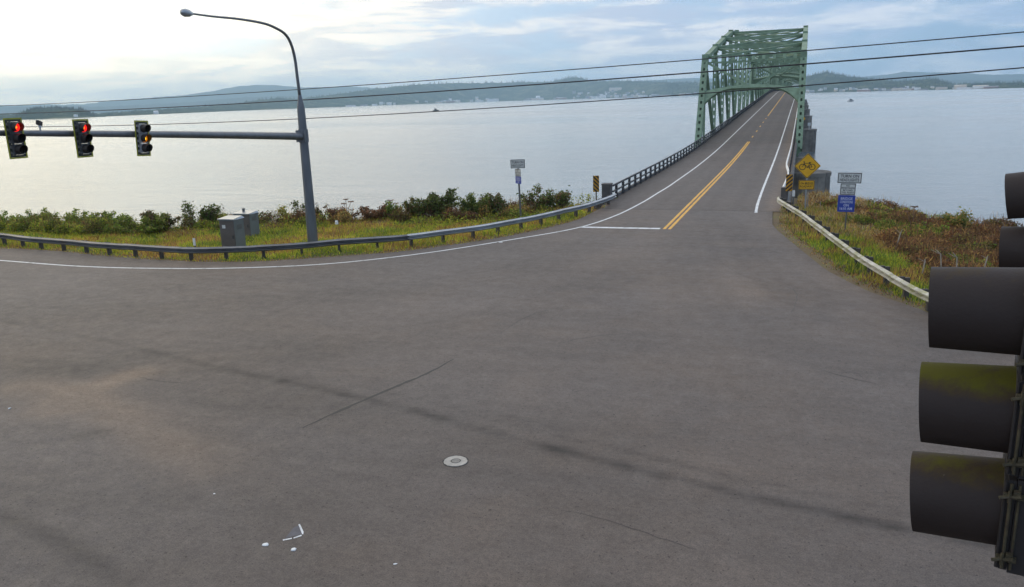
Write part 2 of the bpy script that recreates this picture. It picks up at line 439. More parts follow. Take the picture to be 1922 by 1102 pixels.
ys = np.concatenate([np.linspace(-300, 8, 40), np.arange(9, 82, 0.5), np.linspace(83, 100, 6)])
def land_clipped(X, Y):
    Z = land_h(X, Y); ins = inside_pave(X, Y)
    return np.where(ins, np.minimum(Z, -0.10), Z)
g = grid_mesh('ground', xs, ys, land_clipped, M['ground']); tag(g, kind='structure')

def mat_water():
    m, N, L, P = nodes('river_water')
    P.inputs['Base Color'].default_value = (0.15, 0.19, 0.205, 1); P.inputs['IOR'].default_value = 1.42
    tc = N.new('ShaderNodeTexCoord')
    def nz(sc, stretch, det=4, rough=0.6, off=(0, 0, 0)):
        mp = N.new('ShaderNodeMapping'); mp.inputs['Scale'].default_value = stretch; mp.inputs['Rotation'].default_value = (0, 0, R(20)); mp.inputs['Location'].default_value = off
        L.new(tc.outputs['Object'], mp.inputs[0])
        n = N.new('ShaderNodeTexNoise'); n.inputs['Scale'].default_value = sc; n.inputs['Detail'].default_value = det; n.inputs['Roughness'].default_value = rough
        L.new(mp.outputs[0], n.inputs[0]); return n.outputs[0]
    # slicks: long bands of smoother water
    slick = nz(0.0030, (0.35, 1.0, 1), 5, 0.6)
    mr = N.new('ShaderNodeMapRange'); mr.inputs[1].default_value = 0.42; mr.inputs[2].default_value = 0.60; mr.inputs[3].default_value = 0.10; mr.inputs[4].default_value = 0.22
    L.new(slick, mr.inputs[0]); L.new(mr.outputs[0], P.inputs['Roughness'])
    a = nz(0.75, (0.40, 1.0, 1), 6, 0.66); b = nz(0.055, (0.4, 1.0, 1), 3, 0.6, (11, 5, 0))
    c_ = nz(0.17, (0.35, 1.0, 1), 4, 0.6, (3, 9, 0))
    ac = N.new('ShaderNodeMath'); ac.operation = 'MULTIPLY_ADD'; L.new(c_, ac.inputs[0]); ac.inputs[1].default_value = 1.9; L.new(a, ac.inputs[2]); a = ac.outputs[0]
    mb_ = N.new('ShaderNodeMath'); mb_.operation = 'MULTIPLY_ADD'; L.new(b, mb_.inputs[0]); mb_.inputs[1].default_value = 2.2; L.new(a, mb_.inputs[2])
    bp = N.new('ShaderNodeBump'); bp.inputs['Distance'].default_value = 0.75
    mr2 = N.new('ShaderNodeMapRange'); mr2.inputs[1].default_value = 0.42; mr2.inputs[2].default_value = 0.60; mr2.inputs[3].default_value = 0.18; mr2.inputs[4].default_value = 0.45
    L.new(slick, mr2.inputs[0]); L.new(mr2.outputs[0], bp.inputs['Strength'])
    L.new(mb_.outputs[0], bp.inputs['Height']); L.new(bp.outputs[0], P.inputs['Normal'])
    return m
M['water'] = mat_water()
wb = MB(); wb.add([(-15900, -15900, WATER_Z), (15900, -15900, WATER_Z), (15900, 15900, WATER_Z), (-15900, 15900, WATER_Z)], [(0, 1, 2, 3)])
tag(obj('water', wb, M['water']), kind='structure')

# ------------------------------------------------------------------ road sheet with its wear
def mat_asphalt(name, fine=True):
    m, N, L, P = nodes(name)
    tc = N.new('ShaderNodeTexCoord'); src = tc.outputs['Object']
    def nz(sc, det=5, rough=0.6, stretch=None, rot=0):
        v = src
        if stretch:
            mp = N.new('ShaderNodeMapping'); mp.inputs['Scale'].default_value = stretch; mp.inputs['Rotation'].default_value = (0, 0, rot); L.new(src, mp.inputs[0]); v = mp.outputs[0]
        n = N.new('ShaderNodeTexNoise'); n.inputs['Scale'].default_value = sc; n.inputs['Detail'].default_value = det; n.inputs['Roughness'].default_value = rough
        L.new(v, n.inputs[0]); return n.outputs[0]
    def rng_(v, a, b, c, d):
        n = N.new('ShaderNodeMapRange'); n.inputs[1].default_value = a; n.inputs[2].default_value = b; n.inputs[3].default_value = c; n.inputs[4].default_value = d
        L.new(v, n.inputs[0]); return n.outputs[0]
    def mul(a, b):
        n = N.new('ShaderNodeMath'); n.operation = 'MULTIPLY'; L.new(a, n.inputs[0]); L.new(b, n.inputs[1]); return n.outputs[0]
    def attr(nm):
        a = N.new('ShaderNodeAttribute'); a.attribute_name = nm; return a.outputs['Fac']
    v = rng_(nz(0.14, 6, 0.6), 0.3, 0.7, 0.84, 1.16)                        # broad patches
    v = mul(v, rng_(nz(0.5, 6, 0.65, (0.25, 1.6, 1), R(-12)), 0.34, 0.66, 0.91, 1.09))   # drag streaks
    v = mul(v, rng_(nz(1.6, 6, 0.7), 0.3, 0.7, 0.93, 1.07))
    v = mul(v, rng_(nz(38, 3, 0.7), 0.36, 0.64, 0.76, 1.24))                   # aggregate
    v = mul(v, rng_(nz(9, 5, 0.75), 0.33, 0.67, 0.80, 1.20))
    sp = rng_(nz(14, 2, 0.5), 0.66, 0.70, 1.0, 0.45)                          # pits
    v = mul(v, sp)
    vo = N.new('ShaderNodeTexVoronoi'); vo.inputs['Scale'].default_value = 26; L.new(src, vo.inputs[0])
    v = mul(v, rng_(vo.outputs['Distance'], 0.03, 0.09, 1.25, 1.0))             # pale stones
    v = mul(v, attr('wear'))
    base = N.new('ShaderNodeMix'); base.data_type = 'RGBA'
    L.new(attr('rust'), base.inputs[0]); base.inputs[6].default_value = (*ASPHALT, 1); base.inputs[7].default_value = (0.235, 0.165, 0.110, 1)
    cool = N.new('ShaderNodeMix'); cool.data_type = 'RGBA'; L.new(rng_(nz(0.07, 4, 0.5), 0.42, 0.6, 0, 0.7), cool.inputs[0])
    L.new(base.outputs[2], cool.inputs[6]); cool.inputs[7].default_value = (ASPHALT[0]*0.90, ASPHALT[1]*0.96, ASPHALT[2]*1.03, 1)
    sc = N.new('ShaderNodeVectorMath'); sc.operation = 'SCALE'; L.new(cool.outputs[2], sc.inputs[0]); L.new(v, sc.inputs[3])
    L.new(sc.outputs[0], P.inputs['Base Color'])
    L.new(rng_(nz(2.5, 4), 0.3, 0.7, 0.60, 0.78), P.inputs['Roughness']); P.inputs['Specular IOR Level'].default_value = 0.38
    b = N.new('ShaderNodeBump'); b.inputs['Strength'].default_value = 0.25; b.inputs['Distance'].default_value = 0.01
    L.new(nz(45, 3, 0.7), b.inputs['Height']); L.new(b.outputs[0], P.inputs['Normal'])
    return m
ASPHALT = (0.121, 0.097, 0.081)
M['asphalt'] = mat_asphalt('worn_asphalt')

def soft(d, w): return np.exp(-(d/w)**2)
def pl(*pts): return [G(*p) for p in pts]
SEAM = resample(pl((-200, 560), (0, 602), (200, 640), (400, 688), (700, 752), (1000, 832), (1300, 906), (1600, 972), (1850, 1020), (2300, 1090)), 0.8)
SEAM2 = resample(pl((850, 760), (1000, 792), (1200, 850), (1400, 905)), 0.5)
RUST1 = resample(pl((40, 725), (110, 735), (200, 770), (300, 830), (390, 870)), 0.4)
RUST2 = resample(pl((90, 770), (190, 720), (260, 700)), 0.4)
DARKSPOT = pl((60, 690), (130, 695)); SPOT2 = pl((150, 818), (190, 812))
SEAM3 = resample(pl((0, 965), (120, 1020), (240, 1095)), 0.4)
TRACKS = [resample(pl(*t), 0.8) for t in (
    ((1330, 400), (1250, 470), (1050, 560), (700, 640), (200, 690), (-200, 700)),
    ((1300, 440), (1300, 520), (1350, 600), (1500, 660), (1900, 720)),
    ((1180, 425), (1000, 500), (700, 545), (300, 580), (-100, 590)),
    ((1390, 420), (1440, 500), (1560, 580), (1800, 650)),
    ((1350, 410), (1380, 480), (1490, 540), (1480, 600)),
    ((-100, 640), (300, 700), (700, 790), (1100, 900), (1500, 1000)))]
PATCH = pl((-300, 560), (80, 541), (262, 512), (300, 506), (-300, 480))
def inpoly(px, py, poly):
    r = np.zeros(px.shape, bool); n = len(poly)
    for i in range(n):
        a, b = poly[i], poly[(i+1) % n]
        c = ((a.y > py) != (b.y > py)) & (px < (b.x-a.x)*(py-a.y)/((b.y-a.y) or 1e-9)+a.x)
        r ^= c
    return r
def wear(X, Y):
    nn = fbm(X*1.3, Y*1.3, 11, 4); n2 = fbm(X*0.45, Y*0.45, 21, 4)
    w = np.ones(X.shape)
    jit = (fbm(X*2.1, Y*2.1, 5)-0.5)*0.5
    w *= 1-0.78*soft(seg_dist(X, Y, SEAM)+jit*0.30, 0.15)*np.clip(0.1+1.6*(nn-0.2), 0, 1)*np.clip((X+26)/16, 0.35, 1)
    w *= 1-0.22*soft(np.abs(seg_dist(X, Y, SEAM)-0.62)+jit*0.1, 0.07)*(Y > y_at(SEAM, X))*nn*2*(X > -11)
    w *= 1-0.12*soft(seg_dist(X, Y, SEAM)+jit*0.5, 0.45)*nn*np.clip((X+26)/16, 0.3, 1)
    w *= 1-0.16*soft(seg_dist(X, Y, SEAM2), 0.12)
    w *= 1-0.28*soft(seg_dist(X, Y, SEAM3), 0.22)*(0.4+nn)
    for i, t in enumerate(TRACKS):
        w *= 1-0.11*soft(seg_dist(X, Y, t)+jit, 0.55)*(0.3+1.2*n2)
        w *= 1-0.09*soft(np.abs(seg_dist(X, Y, t)-0.9), 0.35)*(0.3+1.2*n2)
    w *= 1-0.17*soft(seg_dist(X, Y, DARKSPOT)+jit, 0.9)
    w *= 1-0.24*soft(seg_dist(X, Y, SPOT2)+jit*0.5, 0.28)
    w *= 1+0.09*inpoly(X, Y, PATCH)
    edge = np.minimum(seg_dist(X, Y, PVL), seg_dist(X, Y, PVR))
    w *= 1-0.24*soft(edge+jit*0.6, 0.55)*(0.3+nn)
    return w
def rust(X, Y):
    n = fbm(X*0.8, Y*0.8, 31, 4)
    r = 1.1*soft(seg_dist(X, Y, RUST1), 0.75)*(0.35+n)+1.0*soft(seg_dist(X, Y, RUST2), 0.6)*(0.35+n)
    r = r + 0.30*np.clip((fbm(X*0.12, Y*0.12, 41, 3)-0.47)*5, 0, 1)+0.12*np.clip((fbm(X*0.6, Y*0.6, 44, 4)-0.5)*4, 0, 1)
    e = np.minimum(seg_dist(X, Y, PVL)*1.3, seg_dist(X, Y, PVR))
    r = r + 0.5*soft(e, 0.7)*n
    return np.clip(r, 0, 0.9)
def build_road():
    # fine grid, columns clipped to the pavement edges
    xs = np.concatenate([np.linspace(-140, -45, 60), np.arange(-44.8, 14, 0.16), np.linspace(14.5, 120, 60)])
    nt = 170
    ye = np.where(xs < -12.62, y_at(PVL, xs), np.where(xs < -1.43, BR0-0.02, np.interp(xs, [p.x for p in PVR], [p.y for p in PVR])))
    ye = ye + (fbm(xs*1.7, xs*0+0.3, 9, 4)-0.5)*0.35*((xs < -13) | (xs > -1.0))
    t = np.linspace(0, 1, nt)
    ylo = np.minimum(26.0, ye-1.0)
    Y = ylo[None, :]+(ye-ylo)[None, :]*t[:, None]; X = np.repeat(xs[None, :], nt, 0)
    t2 = np.linspace(0, 1, 150)[:-1]
    Y = np.concatenate([np.full((1, len(xs)), -120.0), np.full((1, len(xs)), -20.0), 4.0+(ylo-4.0)[None, :]*t2[:, None], Y]); X = np.repeat(xs[None, :], len(Y), 0)
    Z = np.zeros(X.shape); nx = len(xs); ny = len(Y)
    i = (np.arange(ny-1)[:, None]*nx+np.arange(nx-1)[None, :]).ravel()
    me = bmesh_np('road', np.stack([X.ravel(), Y.ravel(), Z.ravel()], 1), np.stack([i, i+1, i+1+nx, i+nx], 1), None, M['asphalt'])
    for an, fn in (('wear', wear), ('rust', rust)):
        at = me.attributes.new(an, 'FLOAT', 'POINT'); at.data.foreach_set('value', fn(X, Y).ravel().astype(np.float32))
    return tag(link(bpy.data.objects.new('road', me)), kind='structure')
road = build_road()

def ribbon(P, w, z, ragged=0.0, zf=None):
    P = [Vector(p) for p in P]; A = offset(P, w/2); B = offset(P, -w/2)
    f = (lambda p: z+(zf(p.y) if zf else 0.0))
    j = lambda: random.uniform(-ragged, ragged)
    mb = MB(); mb.strip([(p.x+j(), p.y+j(), f(p)) for p in A], [(p.x+j(), p.y+j(), f(p)) for p in B]); return mb
EDGE_L = [Vector((-120, 33.5, 0)), Vector((-60, 29.6, 0))]+pl((0, 489), (150, 500), (300, 504), (450, 503), (620, 495), (800, 475), (960, 450), (1083, 428))+[Vector((-10.75, 48.5, 0)), Vector((-10.25, 55, 0)), Vector((-9.98, 65, 0)), Vector((-9.92, 80, 0)), Vector((-9.92, 120, 0))]
e = resample(fill(EDGE_L), 0.8)
e += [Vector((-9.92, y, 0)) for y in range(124, 470, 4)]
def marking(name, mb, m, label):
    return tag(obj(name, mb, m), kind='structure')
marking('edge_line', ribbon(e, 0.15, 0.006, 0.006, deck_z), M['white_paint'], '')
e = resample([Vector((-2.40, 50.9, 0)), Vector((-2.52, 56, 0)), Vector((-2.58, 70, 0)), Vector((-2.58, 110, 0))], 0.8)+[Vector((-2.58, y, 0)) for y in range(114, 470, 4)]
marking('edge_line', ribbon(e, 0.17, 0.006, 0.006, deck_z), M['white_paint'], '')
marking('stop_line', ribbon([Vector((-11.75, 43.85, 0)).lerp(Vector((-7.2, 44.05, 0)), t/12) for t in range(13)], 0.42, 0.006, 0.015), M['white_paint'], '')
for x in (-6.95, -6.66):
    marking('centre_line', ribbon(resample([Vector((x, 43.9, 0)), Vector((x, 70, 0)), Vector((x+0.03*(1 if x < -6.8 else -1), 116, 0))], 0.8), 0.17, 0.006, 0.006, deck_z), M['yellow_paint'], '')
for k in range(5):
    marking('centre_dash', ribbon([Vector((-6.8, 123+11*k+t, 0)) for t in (0, 1.5, 3)], 0.16, 0.006, 0.004, deck_z), M['yellow_paint'], '')
marking('centre_line', ribbon([Vector((-6.8, y, 0)) for y in range(178, 470, 4)], 0.2, 0.006, 0.006, deck_z), M['yellow_paint'], '')
# cracks and seams: thin tarred strips in the road surface
def crack(pts, w, jag=0.03, name='crack'):
    P = resample([G(*p) for p in pts], 0.18); n = len(P)
    P = [p+Vector((random.uniform(-jag, jag), random.uniform(-jag, jag), 0)) for p in P]
    A = []; B = []
    for i, p in enumerate(P):
        t = (P[min(i+1, n-1)]-P[max(i-1, 0)]).normalized(); nn = Vector((-t.y, t.x, 0))
        ww = w*min(1, 0.25+3*min(i, n-1-i)/n)*random.uniform(0.5, 1.1)/2
        A.append(p+nn*ww+Vector((0, 0, 0.004))); B.append(p-nn*ww+Vector((0, 0, 0.004)))
    mb = MB(); mb.strip(A, B); return obj(name, mb, M['tar'], road)
crack(((568, 803), (640, 770), (740, 727), (800, 702), (852, 674)), 0.12, 0.012)
crack(((1030, 951), (1130, 975), (1240, 1010), (1330, 1040)), 0.012)
crack(((1525, 690), (1580, 706), (1650, 722)), 0.025)
crack(((1575, 703), (1600, 698), (1625, 712)), 0.018)
crack(((1050, 645), (1110, 632), (1180, 626)), 0.025)
crack(((250, 705), (300, 716), (380, 722)), 0.018)
crack(((960, 545), (1060, 500), (1160, 470)), 0.02)
crack(((1350, 490), (1400, 520), (1490, 545), (1485, 590)), 0.02)
crack(((940, 625), (1000, 590), (1090, 570)), 0.02)
# ------------------------------------------------------------------ the bridge
bridge = empty('bridge', (-6.6, BR0, 0), 0, 'long green steel truss bridge carrying the road out across the river', 'bridge')
def build_deck():
    xs = np.concatenate([[-12.95], np.arange(-12.9, -0.5, 0.25), [-0.45]])
    ys = np.concatenate([np.arange(BR0, 180, 0.5), np.arange(180, 1000, 6), np.arange(1000, 2600, 30)])
    X, Y = np.meshgrid(xs, ys); Z = np.vectorize(deck_z)(Y)
    nx = len(xs); ny = len(ys); i = (np.arange(ny-1)[:, None]*nx+np.arange(nx-1)[None, :]).ravel()
    off = np.array(bridge.location)
    me = bmesh_np('deck', np.stack([X.ravel(), Y.ravel(), Z.ravel()], 1)-off, np.stack([i, i+1, i+1+nx, i+nx], 1), None, M['asphalt'])
    n = fbm(X*0.9, Y*0.22, 3, 4)
    w = np.ones(X.shape)*0.97
    for c in (-8.9, -7.5, -5.5, -3.7): w *= 1-0.14*soft(X-c, 0.42)*(0.4+n)
    w *= 1-0.30*soft(X+12.9, 1.1); w *= 1-0.20*np.clip((-10.2-X)/0.5, 0, 1)
    w *= 1-0.18*soft(X+0.4, 0.5)
    w *= np.where(Y > 112, 0.92, 1.0)
    w *= 1-0.55*soft(Y-BR0-0.1, 0.12); w *= 1+0.25*soft(Y-112.2, 0.35)
    r = 0.62*np.clip((X+2.2)/0.7, 0, 1)*(0.4+n)+0.25*np.clip((-12.2-X)/0.5, 0, 1)*n
    for an, A in (('wear', w), ('rust', np.clip(r, 0, 0.9))):
        at = me.attributes.new(an, 'FLOAT', 'POINT'); at.data.foreach_set('value', A.ravel().astype(np.float32))
    o = link(bpy.data.objects.new('deck', me), bridge)
    mb = MB()                       # slab and edge girders under the road sheet
    Ys = [BR0+0.3]+list(range(56, 112, 6))+list(range(112, 1000, 12))+list(range(1000, 2600, 40))
    for x0, x1, zt, zb in ((-13.0, -0.42, -0.03, -0.45),):
        for a, b in zip(Ys[:-1], Ys[1:]):
            za, zb2 = deck_z(a), deck_z(b)
            mb.add([(x0, a, za+zt), (x1, a, za+zt), (x1, b, zb2+zt), (x0, b, zb2+zt), (x0, a, za+zb), (x1, a, za+zb), (x1, b, zb2+zb), (x0, b, zb2+zb)],
                   [(0, 1, 2, 3), (4, 7, 6, 5), (0, 4, 5, 1), (1, 5, 6, 2), (2, 6, 7, 3), (3, 7, 4, 0)])
    obj('slab', mb, M['concrete_dark'], bridge, world_=True)
    for x in (-12.6, -0.9, -4.8, -8.7):
        mb = MB()
        for a, b in ((BR0+1.5, 85.0), (85.1, 112.0)):
            mb.beam((x, a, deck_z(a)-1.3), (x, b, deck_z(b)-1.3), 0.4, 1.65)
        obj('girder', mb, M['green'], bridge, world_=True)
    for x in (-12.86, -0.56):       # raised kerb along each side of the deck
        mb = MB()
        for a, b in zip(Ys[:-1], Ys[1:]):
            if a > 980: break
            mb.beam((x, a, deck_z(a)+0.075), (x, b, deck_z(b)+0.075), 0.2, 0.19, side=(1, 0, 0))
        obj('kerb', mb, M['concrete_dark'], bridge, world_=True)
build_deck()

# abutment and piers
mb = MB(); mb.box((-6.7, 60.0, -4.1), (14.4, 3.0, 5.2)); mb.box((-13.3, 57, -2.2), (0.5, 9, 3.4)); mb.box((-0.1, 57.4, -2.2), (0.5, 9, 3.4))
obj('abutment', mb, M['concrete'], bridge, world_=True)
def pier_mb(y, ztop, zbear):
    mb = MB()
    for x in (0.9, -14.1):
        n = 40; pts = [(x, y, WATER_Z-3), (x, y, ztop-0.5), (x, y, ztop-0.5), (x, y, ztop-0.06), (x, y, ztop)]
        mb.tube(pts, [3.0, 3.0, 3.1, 3.1, 3.02], n)
    mb.box((-6.6, y, (WATER_Z-3+ztop-1.0)/2), (11, 2.2, ztop-1.0-WATER_Z+3))
    for x in (XR, XL):
        mb.box((x, y, (ztop+zbear)/2), (1.5, 2.6, zbear-ztop))
    return mb
for k in range(NSPAN+1):
    y = Y0+SPAN*k
    obj('pier', pier_mb(y, -3.15, deck_z(y)-1.75), M['concrete'], bridge, world_=True, smooth=True, autos=35)
mb = MB()
for y in range(1000, 2600, 24): mb.box((-6.6, y, (deck_z(y)-0.5+WATER_Z-3)/2), (11, 0.9, deck_z(y)-0.5-WATER_Z+3))
tag(obj('causeway_bents', mb, M['concrete'], bridge, world_=True), kind='stuff')

# truss span, built once in its own frame: y along from 0 to SPAN, z from the deck line
NP = 8; TOP0, PAN = 7.2, (SPAN-14.4)/8
NY = [TOP0+PAN*i for i in range(NP+1)]
NH = [11.5, 13.2, 14.9, 16.4, 16.9, 16.4, 14.9, 13.2, 11.5]
ZB = -0.85
X0S, X1S = XL+6.6, XR+6.6            # relative to the bridge's centre line
def ladder(mb, p, q, w, d, side, hole=0.34, period=0.95):
    "built-up box member: side channels, and perforated cover plates made of edge strips and battens"
    p, q = Vector(p), Vector(q); t = (q-p); Ln = t.length; t.normalize()
    a = Vector(side); a = (a-t*a.dot(t)).normalized(); b = t.cross(a)
    for sgn in (-1, 1):
        mb.beam(p+a*(sgn*(w/2-0.03)), q+a*(sgn*(w/2-0.03)), 0.06, d-0.06, side=a)
        f = (w-hole)/2
        for sb in (-1, 1):
            mb.beam(p+a*(sgn*(w/2-f/2))+b*(sb*d/2), q+a*(sgn*(w/2-f/2))+b*(sb*d/2), f, 0.04, side=a)
    n = max(2, int(Ln/period))
    for k in range(n):
        c0 = p+t*(Ln*(k+0.20)/n); c1 = p+t*(Ln*(k+0.80)/n)
        for sb in (-1, 1):
            mb.beam(c0+b*(sb*d/2), c1+b*(sb*d/2), hole+0.02, 0.036, side=a)
def box_member(mb, p, q, w, d, side=(1, 0, 0)): mb.beam(p, q, w, d, side=side)

def members():
    "list of (name, function that fills an MB)"
    out = []
    XN = (1, 0, 0)
    def topn(i, x): return (x, NY[i], NH[i])
    for x in (X0S, X1S):
        for a, b, i in ((0.0, NY[0], 0), (SPAN, NY[-1], NP)):
            out.append(('end_post', lambda mb, dt, x=x, a=a, i=i: (ladder(mb, (x, a, ZB), topn(i, x), 0.85, 0.8, XN, 0.26, 1.0) if dt else mb.beam((x, a, ZB), topn(i, x), 0.85, 0.8, side=XN))))
        for i in range(NP):
            out.append(('top_chord', lambda mb, dt, x=x, i=i: (mb.beam(topn(i, x), topn(i+1, x), 0.72, 0.62, side=XN), mb.box((x, NY[i], NH[i]-0.15), (0.80, 1.5, 1.3)))))
        for i in range(0, NP+1):
            if i in (0, NP):
                out.append(('hanger', lambda mb, dt, x=x, i=i: mb.beam((x, NY[i], ZB), (x, NY[i], NH[i]-0.3), 0.3, 0.3, side=XN)))
            else:
                out.append(('vertical_post', lambda mb, dt, x=x, i=i: (ladder(mb, (x, NY[i], ZB), (x, NY[i], NH[i]-0.3), 0.58, 0.5, XN, 0.24, 1.1) if dt else mb.beam((x, NY[i], ZB), (x, NY[i], NH[i]-0.3), 0.58, 0.5, side=XN))))
        for i in range(NP):
            a, b = ((i, i+1) if i < NP//2 else (i+1, i))
            out.append(('diagonal', lambda mb, dt, x=x, a=a, b=b: mb.beam((x, NY[a], NH[a]-0.4), (x, NY[b], ZB+0.3), 0.46, 0.5, side=XN)))
    # portals
    for a, i, s in ((0.0, 0, 1), (SPAN, NP, -1)):
        base0 = Vector((0, a, ZB)); top0 = Vector((0, NY[i], NH[i])); u = (top0-base0); u /= u.z
        def P(x, z, base0=base0, u=u): return base0+u*(z-ZB)+Vector((x, 0, 0))
        xl, xr = X0S+0.42, X1S-0.42; cx = (xl+xr)/2; hw = (xr-xl)/2
        def strut(mb, dt, P=P, i=i):
            z = NH[i]-0.25
            for dz in (0.42, -0.42): mb.beam(P(xl, z+dz), P(xr, z+dz), 0.5, 0.2, side=(0, 1, 0))
            n = 9
            for k in range(n): mb.beam(P(xl+(xr-xl)*(k+0.5)/n, z-0.36), P(xl+(xr-xl)*(k+0.5)/n, z+0.36), 0.42, 0.3, side=(1, 0, 0))
        out.append(('portal_strut', strut))
        def arch(mb, dt, P=P, i=i):
            zt = NH[i]-3.85; poly = []
            for k in range(25):
                t = -1+2*k/24; poly.append((cx+hw*t, zt-0.50-1.9*max(0, abs(t)-0.30)**2.6/(0.7**2.6)))
            top = [(cx+hw*t, zt-0.75*abs(t)**1.7) for t in [1-2*k/24 for k in range(25)]]
            o = P(0, 0); b = P(0, 1)-P(0, 0)
            mb.prism(poly+top, o, (1, 0, 0), b, 0.5)
        out.append(('portal_arch', arch))
        for sg, xe in ((-1, xl), (1, xr)):
            out.append(('portal_brace', lambda mb, dt, P=P, i=i, sg=sg, xe=xe: mb.beam(P(xe, NH[i]-0.7), P(cx+sg*0.5, NH[i]-3.95), 0.34, 0.3, side=(0, 1, 0))))
    # sway frames and lateral bracing
    for i in range(1, NP):
        def sway(mb, dt, i=i):
            z = NH[i]; xl, xr = X0S+0.36, X1S-0.36; cx = (xl+xr)/2
            mb.beam((xl, NY[i], z-0.1), (xr, NY[i], z-0.1), 0.32, 0.42, side=(0, 1, 0))
            zl = z-2.3; mb.beam((xl, NY[i], zl), (xr, NY[i], zl), 0.22, 0.26, side=(0, 1, 0))
            m = 2 if z < 15 else 3
            mb.beam((xl, NY[i], z-0.3), (cx, NY[i], zl+0.1), 0.2, 0.24, side=(0, 1, 0)); mb.beam((xr, NY[i], z-0.3), (cx, NY[i], zl+0.1), 0.2, 0.24, side=(0, 1, 0))
            mb.beam((xl, NY[i], zl-2.0), (xl+2.0, NY[i], zl), 0.2, 0.22, side=(0, 1, 0)); mb.beam((xr, NY[i], zl-2.0), (xr-2.0, NY[i], zl), 0.2, 0.22, side=(0, 1, 0))
        out.append(('sway_frame', sway))
    for i in range(NP):
        def lat(mb, dt, i=i):
            mb.beam((X0S+0.3, NY[i], NH[i]+0.02), (X1S-0.3, NY[i+1], NH[i+1]+0.02), 0.26, 0.24)
            mb.beam((X1S-0.3, NY[i], NH[i]-0.22), (X0S+0.3, NY[i+1], NH[i+1]-0.22), 0.26, 0.2)
        out.append(('lateral_bracing', lat))
    return out
MEM = members()
def chord_mb():
    mb = MB()
    for x in (X0S, X1S): mb.beam((x, 0, ZB), (x, SPAN, ZB), 0.6, 0.75, side=(1, 0, 0))
    for y in [0.3]+NY+[SPAN-0.3]: mb.beam((X0S, y, -1.15), (X1S, y, -1.15), 0.4, 1.0, side=(0, 1, 0))
    for x in (-4.5, -1.5, 1.5, 4.5): mb.beam((x, 0, -0.62), (x, SPAN, -0.62), 0.3, 0.3, side=(1, 0, 0))
    return mb
chord_me = mesh('truss_span', chord_mb()); chord_me.materials.append(M['green'])
mem_me = {}
far_mb = MB()
for nm, fn in MEM: fn(far_mb, False)
far_me = mesh('truss_span_members', far_mb); far_me.materials.append(M['green'])
for s in range(NSPAN):
    ya = Y0+SPAN*s; za, zb = deck_z(ya), deck_z(ya+SPAN)
    sp = bpy.data.objects.new('truss_span', chord_me); link(sp, bridge)
    sp.location = (0, ya-BR0, za); sp.rotation_euler = (math.atan2(zb-za, SPAN), 0, 0)
    if s < 3:
        for j, (nm, fn) in enumerate(MEM):
            key = (j, s < 2)
            if key not in mem_me:
                mbm = MB(); fn(mbm, s < 2); me = mesh(nm, mbm); me.materials.append(M['green']); mem_me[key] = me
            inst(nm, mem_me[key], sp)
    else:
        inst('truss_members', far_me, sp)

# left railing: end pillar, rails and posts
RX = -12.72
mb = MB(); mb.box((-13.05, 56.2, 0.45), (0.62, 0.75, 1.35)); mb.box((-13.05, 56.2, 1.15), (0.68, 0.81, 0.08))
obj('end_pillar', mb, M['concrete_dark'], bridge, world_=True)
def railing(x, ya, yb, near_to, col=M['rail_dark']):
    mb = MB(); Ys = list(np.arange(ya, 120, 2.4))+list(np.arange(120, yb, 6.0))
    for a, b in zip(Ys[:-1], Ys[1:]):
        for h, w in ((0.98, 0.13), (0.55, 0.11)):
            mb.beam((x, a, deck_z(a)+h), (x, b, deck_z(b)+h), 0.10, w, side=(1, 0, 0))
    rl = obj('railing', mb, col, bridge, world_=True)
    pm = MB(); pm.box((0, 0, 0.47), (0.16, 0.22, 0.94)); pm.box((0.05, 0, 0.2), (0.26, 0.30, 0.16))
    pme = mesh('rail_post', pm); pme.materials.append(col)
    far = MB(); y = ya+1.2
    while y < yb:
        if y < near_to: inst('rail_post', pme, rl, Vector((x, y, deck_z(y)+0.03))-bridge.location)
        else: far.box((x, y, deck_z(y)+0.5), (0.16, 0.22, 0.94))
        y += 2.4
    tag(obj('far_rail_posts', far, col, bridge, world_=True), kind='stuff')
railing(RX, 56.6, 972, 175)
# right side: pale W-beam rail inside the truss
def wbeam_profile(h0, depth=0.11):
    # (outward, up) points of a W-beam section, top at h0
    return [(0.0, h0), (0.01, h0-0.015), (depth, h0-0.065), (depth, h0-0.095), (0.0, h0-0.145), (0.0, h0-0.175), (depth, h0-0.225), (depth, h0-0.255), (0.01, h0-0.305), (0.0, h0-0.32)]
def wbeam(P, h0, side, zf=None):
    "side +1: corrugation faces left of travel"
    pr = wbeam_profile(h0); mb = MB(); rows = []
    for i, p in enumerate(P):
        t = P[min(i+1, len(P)-1)]-P[max(i-1, 0)]; t.z = 0; t.normalize(); n = Vector((-t.y, t.x, 0))*side
        zb = p.z+(zf(p.y) if zf else 0)
        rows.append([p+n*o+Vector((0, 0, zb-p.z+h)) for o, h in pr]+[p+n*(o-0.012)+Vector((0, 0, zb-p.z+h)) for o, h in reversed(pr)])
    k = len(rows[0]); fs = []
    for i in range(len(rows)-1):
        for j in range(k):
            j2 = (j+1) % k; fs.append((i*k+j, i*k+j2, (i+1)*k+j2, (i+1)*k+j))
    fs.append(tuple(range(k))); e = (len(rows)-1)*k; fs.append(tuple(range(e+k-1, e-1, -1)))
    mb.add([v for r in rows for v in r], fs); return mb
RP = resample([Vector((-1.0, 57.6, 0)), Vector((-0.86, 63, 0)), Vector((-0.80, 70, 0)), Vector((-1.08, 77, 0)), Vector((-1.10, 84, 0)), Vector((-1.0, 100, 0))], 0.8)+[Vector((-1.0, y, 0)) for y in range(102, 470, 3)]
rr = obj('white_side_rail', wbeam(RP, 0.82, 1, deck_z), M['white_rail'], bridge, world_=True)
